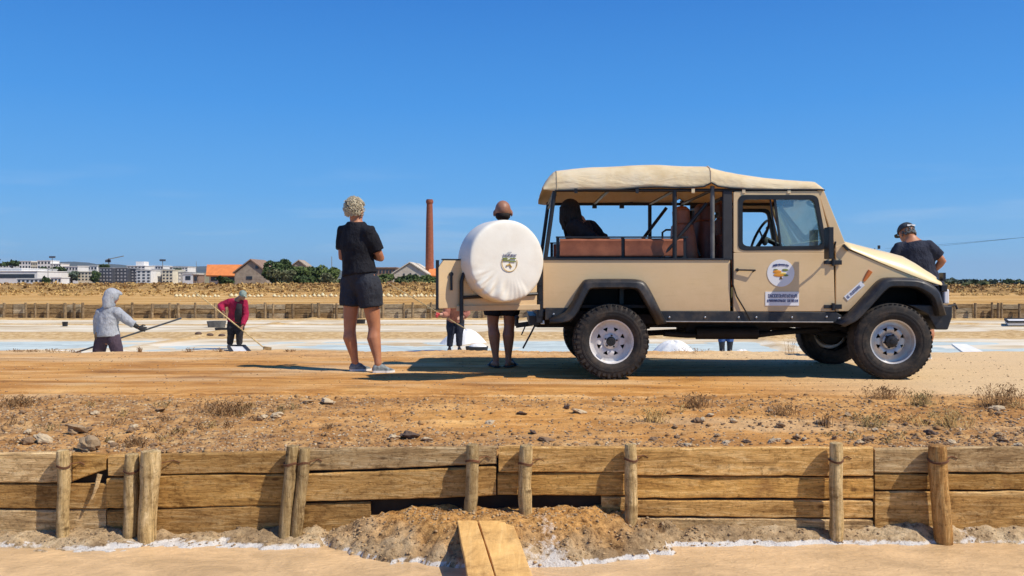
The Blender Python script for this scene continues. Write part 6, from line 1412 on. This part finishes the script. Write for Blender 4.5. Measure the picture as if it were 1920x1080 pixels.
o, q, M_ = person('person with folded arms and silver curly hair, in black tee and charcoal shorts', J, s, M_skin, .009)
garment(o, J, 'shirt', M_blkc, s, torso=(.20, .985), sleeves=.72, ease=.018, vox=.011, disp=.022, grow=.006)
garment(o, J, 'shorts', M_navyc, s, torso=(-.08, .42), legs=.55, ease=.017, vox=.011, disp=.022)
shoes(o, J, s, M_shoe, M_sole)
mb = MB(); rr = random.Random(2)
for k in range(620):
    a = rr.uniform(0, 6.28); ph = math.acos(rr.uniform(-.62, 1)); n_ = Vector((math.sin(ph)*math.cos(a), math.sin(ph)*math.sin(a), math.cos(ph)))
    if n_.y > .35 and n_.z < .35: continue
    c = q(n_.x*.081, -.012+n_.y*.092, .024+n_.z*.100); t1 = n_.orthogonal().normalized(); t2 = n_.cross(t1); aa = rr.uniform(0, 6.28); t_ = t1*math.cos(aa)+t2*math.sin(aa); L_ = rr.uniform(.03, .065)
    t3 = n_.cross(t_)*rr.uniform(-.02, .02); mb.tube([c-t_*L_*.5-n_*.004, c-t_*L_*.2+n_*rr.uniform(.004, .012)+t3, c+t_*L_*.15+n_*rr.uniform(.008, .022)-t3, c+t_*L_*.5+n_*rr.uniform(-.002, .026)], [.003, .0055, .0048, .0014], n=4)
mb.ell(q(0, -.020, .030), (.080*1.06, .092*1.06, .092*1.06), M_, 16, 10)
hr = mb.build('hair', M_hair, o)
mb = MB(); mb.tube([q(.052, -.098, -.01), q(.012, -.118, .03), q(-.03, -.108, .085)], .007, n=6); mb.build('hair_band', M_dhair, hr)
mb = MB(); w_ = J['wrR']
# ---- bald man behind the spare wheel
s = 1.03; d = 9.35
zL = hz(V(926, 0, d).x, d)
J = dict(hs=1.14, lw=1.06, hipL=Q(928, 540), hipR=Q(957, 540), shL=Q(908, 444), shR=Q(978, 444), neck=Q(943, 422), head=Q(943, 398), face=(.05, 1, -.12), elL=Q(876, 452, -.1), wrL=Q(905, 500, .02), elR=Q(1000, 490, .05), wrR=Q(970, 500, .22), handL=((.7, .5, .2), (0, 0, 1), .5), handR=((-1, .3, .2), (0, 0, 1), .5),
  knL=Q(924, 608, .03), anL=Q(930, 674), toeL=(V(930, 0, d).x-.05, d+.16, zL), knR=Q(955, 608, .03), anR=Q(953, 672, .03), toeR=(V(953, 0, d).x+.06, d+.03+.16, zL))
J['anL'].z = zL+.08; J['anR'].z = zL+.08
o, q, M_ = person('person with a bald crown and black sandals standing behind the covered spare wheel', J, s, M_skin2, .010)
garment(o, J, 'shirt', cloth('purple_grey_shirt', (.20, .13, .17), (.12, .08, .10)), s, torso=(.16, .93), sleeves=.72, ease=.016, disp=.015)
garment(o, J, 'shorts', M_blkc, s, torso=(-.08, .34), legs=.75, ease=.020, disp=.015)
mb = MB()
for sd_ in 'LR':
    an, to = J['an'+sd_], Vector(J['toe'+sd_]); b = Vector((an.x, an.y, zL)); tf = Vector((to.x-an.x, to.y-an.y, 0)).normalized(); mb = MB(); mb.tube([b-tf*.06+Vector((0, 0, .012)), b+Vector((0, 0, .012)), b+tf*.12+Vector((0, 0, .012)), b+tf*.22+Vector((0, 0, .012))], [(.038, .014), (.042, .014), (.052, .014), (.04, .012)], n=12, side=tf.cross(Vector((0, 0, 1)))); mb.tube([b+tf*.11+tf.cross(Vector((0, 0, 1)))*.052+Vector((0, 0, .02)), b+tf*.11+Vector((0, 0, .075)), b+tf*.11-tf.cross(Vector((0, 0, 1)))*.052+Vector((0, 0, .02))], [(.03, .006)]*3, n=8, side=tf); mb.build('sandal', M_sandal, o)
mb = MB()
mb.ell(q(0, -.016, -.032), (.084, .094, .064), M_, 16, 10)
mb.build('hair', M_dhair, o, smooth='all')
# ---- man leaning beyond the bonnet
s = 1.06; d = 10.4
zL = hz(V(1700, 0, d).x, d)
J = dict(tw=1.12, hs=1.05, hipL=Q(1722, 548, 0), hipR=Q(1748, 548, .05), shL=Q(1687, 466, .0), shR=Q(1741, 462, -.06), neck=Q(1708, 447, .02), head=Q(1700, 438, .10), face=(-.25, 1, -.35), headup=(-.12, .45, .9), waist=Q(1722, 510), elL=Q(1664, 512, .0), wrL=Q(1690, 548, .1), elR=Q(1768, 489, -.05), wrR=Q(1747, 512, .02), handL=((.5, .5, -.5), (0, 1, 0), .6), handR=((-.8, .5, -.2), (0, 0, -1), .6),
  knL=Q(1716, 612), anL=Q(1712, 660), toeL=(V(1712, 0, d).x-.03, d+.16, zL), knR=Q(1742, 612), anR=Q(1738, 660), toeR=(V(1738, 0, d).x+.03, d+.16, zL))
J['anL'].z = zL+.085; J['anR'].z = zL+.085
o, q, M_ = person('person in dark tee and patterned cap, hand on hip, bending beyond the bonnet', J, s, M_skin, .011)
garment(o, J, 'shirt', cloth('navy_tee', (.04, .045, .065), (.022, .025, .04)), s, torso=(.12, .92), sleeves=.72, ease=.020, disp=.022, grow=.02)
garment(o, J, 'shorts', M_dkt, s, torso=(-.08, .3), legs=1.0, ease=.02, disp=.012)
shoes(o, J, s, M_shoe, M_sole)
mb = MB(); rows = []
for i in range(7):
    u = i/6; rows.append([q(math.cos(a)*.086*math.cos(u*1.45), -.006+math.sin(a)*.102*math.cos(u*1.45), .030+.092*math.sin(u*1.5)) for a in [2*math.pi*k/20 for k in range(20)]])
mb.sweep(rows, closed=True); mb.add(rows[-1], [tuple(range(20))]); cp = mb.build('cap', M_capd, o, smooth='all', solid=.004)
mb = MB(); rows = [[q(math.cos(a)*r, -.006+.098*math.sin(a)+ (r-.07)*2.2*math.sin(a), .034) for a in [math.pi*(.2+.6*k/10) for k in range(11)]] for r in (.078, .10)]; mb.sweep(rows); mb.build('peak', M_capd, cp, solid=.004)
mb = MB(); mb.beam(q(-.05, -.105, .045), q(.05, -.105, .045), .006, .018); mb.build('cap_strap', M_stick, cp)
mb = MB()
for k in range(70):
    a = math.pi*rr.uniform(1.0, 2.0); mb.ell(q(math.cos(a)*.077, -.006+math.sin(a)*.090, rr.uniform(-.04, .02)), (.012, .012, .014), None, 6, 4)
mb.build('hair', M_grey, o, smooth='all')
# ---- seated passenger in the back of the truck
s = .98; d = 8.62
zb = .96
J = dict(hipL=V(1072, 0, d-.04)*0+Vector((V(1075, 0, 8.6).x, d+.02, zb+.13)), hipR=Vector((V(1075, 0, 8.6).x, d+.2, zb+.13)), shL=V(1075, 425, 8.52), shR=V(1108, 428, 8.92), neck=V(1084, 411, 8.7), head=V(1072, 397, 8.72), face=(.75, .6, -.25), elL=V(1116, 452, 8.60), wrL=V(1148, 462, 8.75), elR=V(1125, 446, 8.98), wrR=V(1160, 460, 8.9), handL=((1, .3, -.2), (0, 0, 1), .6), handR=((1, -.2, -.2), (0, 0, 1), .6),
  knL=Vector((V(1140, 0, 8.7).x+.12, d+.28, zb+.10)), anL=Vector((V(1140, 0, 8.7).x+.14, d+.42, .80)), toeL=(V(1140, 0, 8.7).x+.28, d+.50, .72), knR=Vector((V(1140, 0, 8.7).x+.05, d+.46, zb+.10)), anR=Vector((V(1140, 0, 8.7).x+.06, d+.56, .80)), toeR=(V(1140, 0, 8.7).x+.2, d+.66, .72))
o, q, M_ = person('person with long dark hair and black top sitting on the bench inside the truck', J, s, M_skin2, .010, 'f')
garment(o, J, 'top', M_blkc, s, torso=(.10, .93), sleeves=1.3, ease=.026, disp=.014, grow=.02)
garment(o, J, 'trousers', M_dkt, s, torso=(-.08, .3), legs=1.95, ease=.014)
shoes(o, J, s, M_sandal)
mb = MB(); hd = J['head']
mb.ell(q(0, -.02, .03), (.094, .112, .105), M_, 16, 10)
for k in range(60):
    a = math.pi*rr.uniform(.95, 2.05); x_, y_ = math.cos(a), math.sin(a); r0 = .09; p0 = q(x_*r0, -.012+y_*.10, .05); ln = rr.uniform(.22, .34); p1 = p0+Vector((rr.uniform(-.01, .05), rr.uniform(-.02, .02), -ln*.5)); p2 = p1+Vector((rr.uniform(.02, .12), rr.uniform(-.02, .02), -ln*.5)); mb.tube([p0, p1, p2], [.022, .022, .010], n=6)
mb.build('hair', M_dhair, o, smooth='all')

# ---- workers in the salt pans
def tool(label, a, b, r=.014, mat=None, head_=None, name='salt_rake'):
    r_ = empty(name, (b[0], b[1], b[2]), label, 'rake'); mb = MB(); mb.tube([a, Vector(a).lerp(b, .5), b], r, n=8); mb.build('handle', mat or M_post, r_)
    if head_ is not None:
        h0, h1 = head_; mb = MB(); mb.beam(h0, h1, .03, .14); mb.build('rake_board', M_fpl, r_)
    return r_
def hzp(x, y): return hz(x, y)
# hooded worker
s = .97; d = 14.2; zf_ = hz(V(205, 0, d).x, d)
J = dict(tw=.96, hs=1.06, hipL=Q(192, 632, 0), hipR=Q(212, 632, -.02), shL=Q(188, 587, .02), shR=Q(221, 586, -.02), neck=Q(207, 571, .0), head=Q(211, 556, .0), face=(.85, .5, -.45), headup=(.25, .1, .95), waist=Q(202, 613), elL=Q(182, 612, .05), wrL=Q(186, 634, .16), elR=Q(241, 602, .0), wrR=Q(259, 614, .05), handL=((.3, .6, -.3), (0, 0, 1), .9), handR=((.9, .2, -.3), (0, 0, 1), 1.0),
  knL=Q(182, 674, .05), anL=Q(180, 715), toeL=(V(186, 0, d).x+.02, d+.14, zf_), knR=Q(224, 673, .0), anR=Q(229, 715), toeR=(V(222, 0, d).x+.1, d+.10, zf_))
for k in ('anL', 'anR'): J[k].z = zf_+.09
o, q, M_ = person('person in a pale grey hooded top pushing a long dark pole', J, s, M_skin2, .013)
garment(o, J, 'hoodie', M_hood_, s, torso=(.10, .97), sleeves=1.6, ease=.030, vox=.014, disp=.035, grow=.012)
garment(o, J, 'trousers', M_plum, s, torso=(-.08, .3), legs=1.6, ease=.014, vox=.012, disp=.016)
mb = MB(); mb.ell(q(0, -.022, .018), (.100, .122, .125), M_, 16, 12); mb.tube([q(0, -.03, .02), q(0, -.045, -.06), J['neck']+Vector((-.02, 0, -.03))], [(.098, .112), (.092, .10), (.13, .10)], n=14, side=(0, 1, 0)); mb.tube([q(0, .05, .095), q(0, .115, .075)], [(.07, .03), (.055, .018)], n=10, round_cap=True, side=(0, 1, 0)); g = mb.build('hood', M_hood_, o, smooth='all'); fin(g, .013, 2, .012)
mb = MB(); hand(mb, J['wrR'], (.9, .2, -.3), (0, 0, 1), 1.12, 1.0); mb.tube([J['elR'].lerp(J['wrR'], .45), J['wrR']], [.040, .034], n=10); mb.build('glove', M_glove, o, smooth='all')
mb = MB(); mb.ell(Q(181, 630, -.08), (.035, .03, .07)); mb.build('tool_pouch', M_bark, o)
shoes(o, J, s, M_boot)
tool('long dark pole held across the body of the hooded person', Q(340, 596.5, .25), Q(118, 669, .35), .015, M_grey, (Q(108, 668, .30), Q(126, 675, .40)), 'salt_pole')
# worker in red
s = .97; d = 20.2; zf_ = hz(V(436, 0, d).x, d)+.01
J = dict(hipL=Q(436, 603, 0), hipR=Q(450, 603, 0), shL=Q(431, 566, -.2), shR=Q(458, 567, -.2), neck=Q(448, 560, -.22), head=Q(455, 554, -.30), face=(.75, -.7, -.55), headup=(.25, -.2, .9), waist=Q(443, 586, -.05), elL=Q(413, 573, -.2), wrL=Q(418, 584, -.42), elR=Q(461, 592, -.2), wrR=Q(455, 611, -.35), handL=((.3, -.5, -.5), (0, 0, 1), 1.0), handR=((-.2, -.3, -.7), (0, 0, 1), 1.0),
  knL=Q(433, 628, -.06), anL=Q(431, 650), toeL=(V(431, 0, d).x+.02, d-.14, zf_), knR=Q(449, 628, -.06), anR=Q(449, 650), toeR=(V(449, 0, d).x+.05, d-.14, zf_))
for k in ('anL', 'anR'): J[k].z = zf_+.09
o, q, M_ = person('person in a crimson jacket and grey green cap stooping over a rake', J, s, M_skin2, .014)
garment(o, J, 'jacket', M_red, s, torso=(.12, .93), sleeves=1.92, ease=.030, vox=.015, disp=.035, grow=.02)
mb = MB(); c0, c1 = Q(449, 570, -.39), Q(446, 603, -.22); mb.tube([c0, c0.lerp(c1, .5)+Vector((0, -.03, 0)), c1], [(.06, .03), (.085, .04), (.075, .04)], n=10, side=(1, 0, 0)); mb.build('dark_shirt_front', M_dkt, o, smooth='all')
garment(o, J, 'trousers', M_dkt, s, torso=(-.08, .3), legs=1.95, ease=.020, vox=.015, disp=.02)
mb = MB(); mb.ell(q(0, -.006, .040), (.086, .102, .085), M_, 14, 9); mb.tube([q(0, .08, .03), q(0, .15, .015)], [(.07, .012), (.055, .008)], n=8, side=(0, 1, .0)); mb.build('cap', M_capg, o, smooth='all')
shoes(o, J, s, M_bootg, None, 'boot')
tool('thin pale rake pole held diagonally by the worker in the crimson jacket', Q(366, 547, -.38), Q(500, 656, -.9), .016, M_post, (Q(494, 655, -1.0), Q(508, 657, -.85)))
# worker in pink plaid, mostly hidden by the tailgate
s = .97; d = 19.6; zf_ = hz(V(852, 0, d).x, d)
J = dict(hipL=Q(846, 600, .12), hipR=Q(862, 600, .12), shL=Q(838, 566, -.22), shR=Q(870, 564, -.22), neck=Q(853, 556, -.30), head=Q(851, 548, -.38), face=(-.3, -.7, -.6), headup=(-.1, -.5, .8), waist=Q(855, 584, -.02), elL=Q(838, 590, -.34), wrL=Q(823, 589, -.52), elR=Q(877, 588, -.30), wrR=Q(864, 597, -.50), handL=((-.6, -.4, -.1), (0, 0, 1), 1.0), handR=((-.7, -.4, -.1), (0, 0, 1), 1.0),
  knL=Q(845, 628, .02), anL=Q(843, 650, .05), toeL=(V(843, 0, d).x, d-.12, zf_), knR=Q(861, 628, .02), anR=Q(861, 650, .05), toeR=(V(861, 0, d).x+.03, d-.12, zf_))
for k in ('anL', 'anR'): J[k].z = zf_+.09
o, q, M_ = person('person in a pink shirt and dark jeans, seen below the open tailgate', J, s, M_skin3, .014)
garment(o, J, 'shirt', M_pinkc, s, torso=(.10, .95), sleeves=1.6, ease=.030, vox=.015, disp=.035, grow=.01)
garment(o, J, 'trousers', M_jean, s, torso=(-.08, .3), legs=1.95, ease=.018, vox=.015, disp=.02)
mb = MB(); mb.ell(q(0, -.006, .040), (.088, .104, .088), M_, 14, 9); mb.build('cap', M_red, o, smooth='all')
mb = MB(); mb.ell(J['wrL']+Vector((-.02, -.01, 0)), (.045, .035, .035)); hand(mb, J['wrL'], (-.5, -.5, -.3), (0, 0, 1), 1.1, 1.0); mb.build('glove', M_rglove, o, smooth='all')
shoes(o, J, s, M_boot, None, 'boot')
tool('rake pole of the bending worker in pink, pointing left behind the standing person', Q(730, 532, 2.5), Q(872, 616, -.8), .012, M_post)
# worker seen under the vehicle
s = .95; d = 19.0; zf_ = hz(V(1360, 0, d).x, d)
J = dict(hipL=Q(1353, 606, .1), hipR=Q(1369, 606, .1), shL=Q(1346, 574, -.2), shR=Q(1378, 573, -.2), neck=Q(1362, 566, -.26), head=Q(1361, 556, -.34), face=(-.1, -1, -.6), headup=(0, -.3, .9), elL=Q(1342, 592, -.30), wrL=Q(1346, 606, -.5), elR=Q(1382, 592, -.30), wrR=Q(1378, 606, -.5), handL=((0, -.5, -.5), (1, 0, 0), 1.0), handR=((0, -.5, -.5), (-1, 0, 0), 1.0),
  knL=Q(1353, 634, 0), anL=Q(1354, 655), toeL=(V(1353, 0, d).x-.03, d-.13, zf_), knR=Q(1369, 634, 0), anR=Q(1368, 655), toeR=(V(1369, 0, d).x+.03, d-.13, zf_))
for k in ('anL', 'anR'): J[k].z = zf_+.09
o, q, M_ = person('person in blue trousers and black rubber boots seen beneath the vehicle', J, s, M_skin2, .014)
garment(o, J, 'shirt', cloth('blue_shirt', (.10, .14, .30)), s, torso=(.10, .93), sleeves=1.6, ease=.026, vox=.015, disp=.02)
garment(o, J, 'trousers', M_denim, s, torso=(-.08, .3), legs=1.3, ease=.020, vox=.015, disp=.015)
mb = MB()
for sd_ in 'LR':
    mb = MB(); kn, an, to = J['kn'+sd_], J['an'+sd_], Vector(J['toe'+sd_]); mb.tube([kn.lerp(an, .30), kn.lerp(an, .7), Vector((an.x, an.y, zf_+.06)), Vector((to.x, to.y, zf_+.03))], [.074, .062, .058, .045], n=12, round_cap=True); mb.build('rubber_boot', M_boot, o, smooth='all')
mb = MB(); mb.ell(q(0, -.006, .040), (.088, .104, .088), M_, 14, 9); mb.build('cap', M_capd, o, smooth='all')
for c in list(bpy.data.objects):
    for k in ('_o', '_s'):
        if k in c: del c[k]
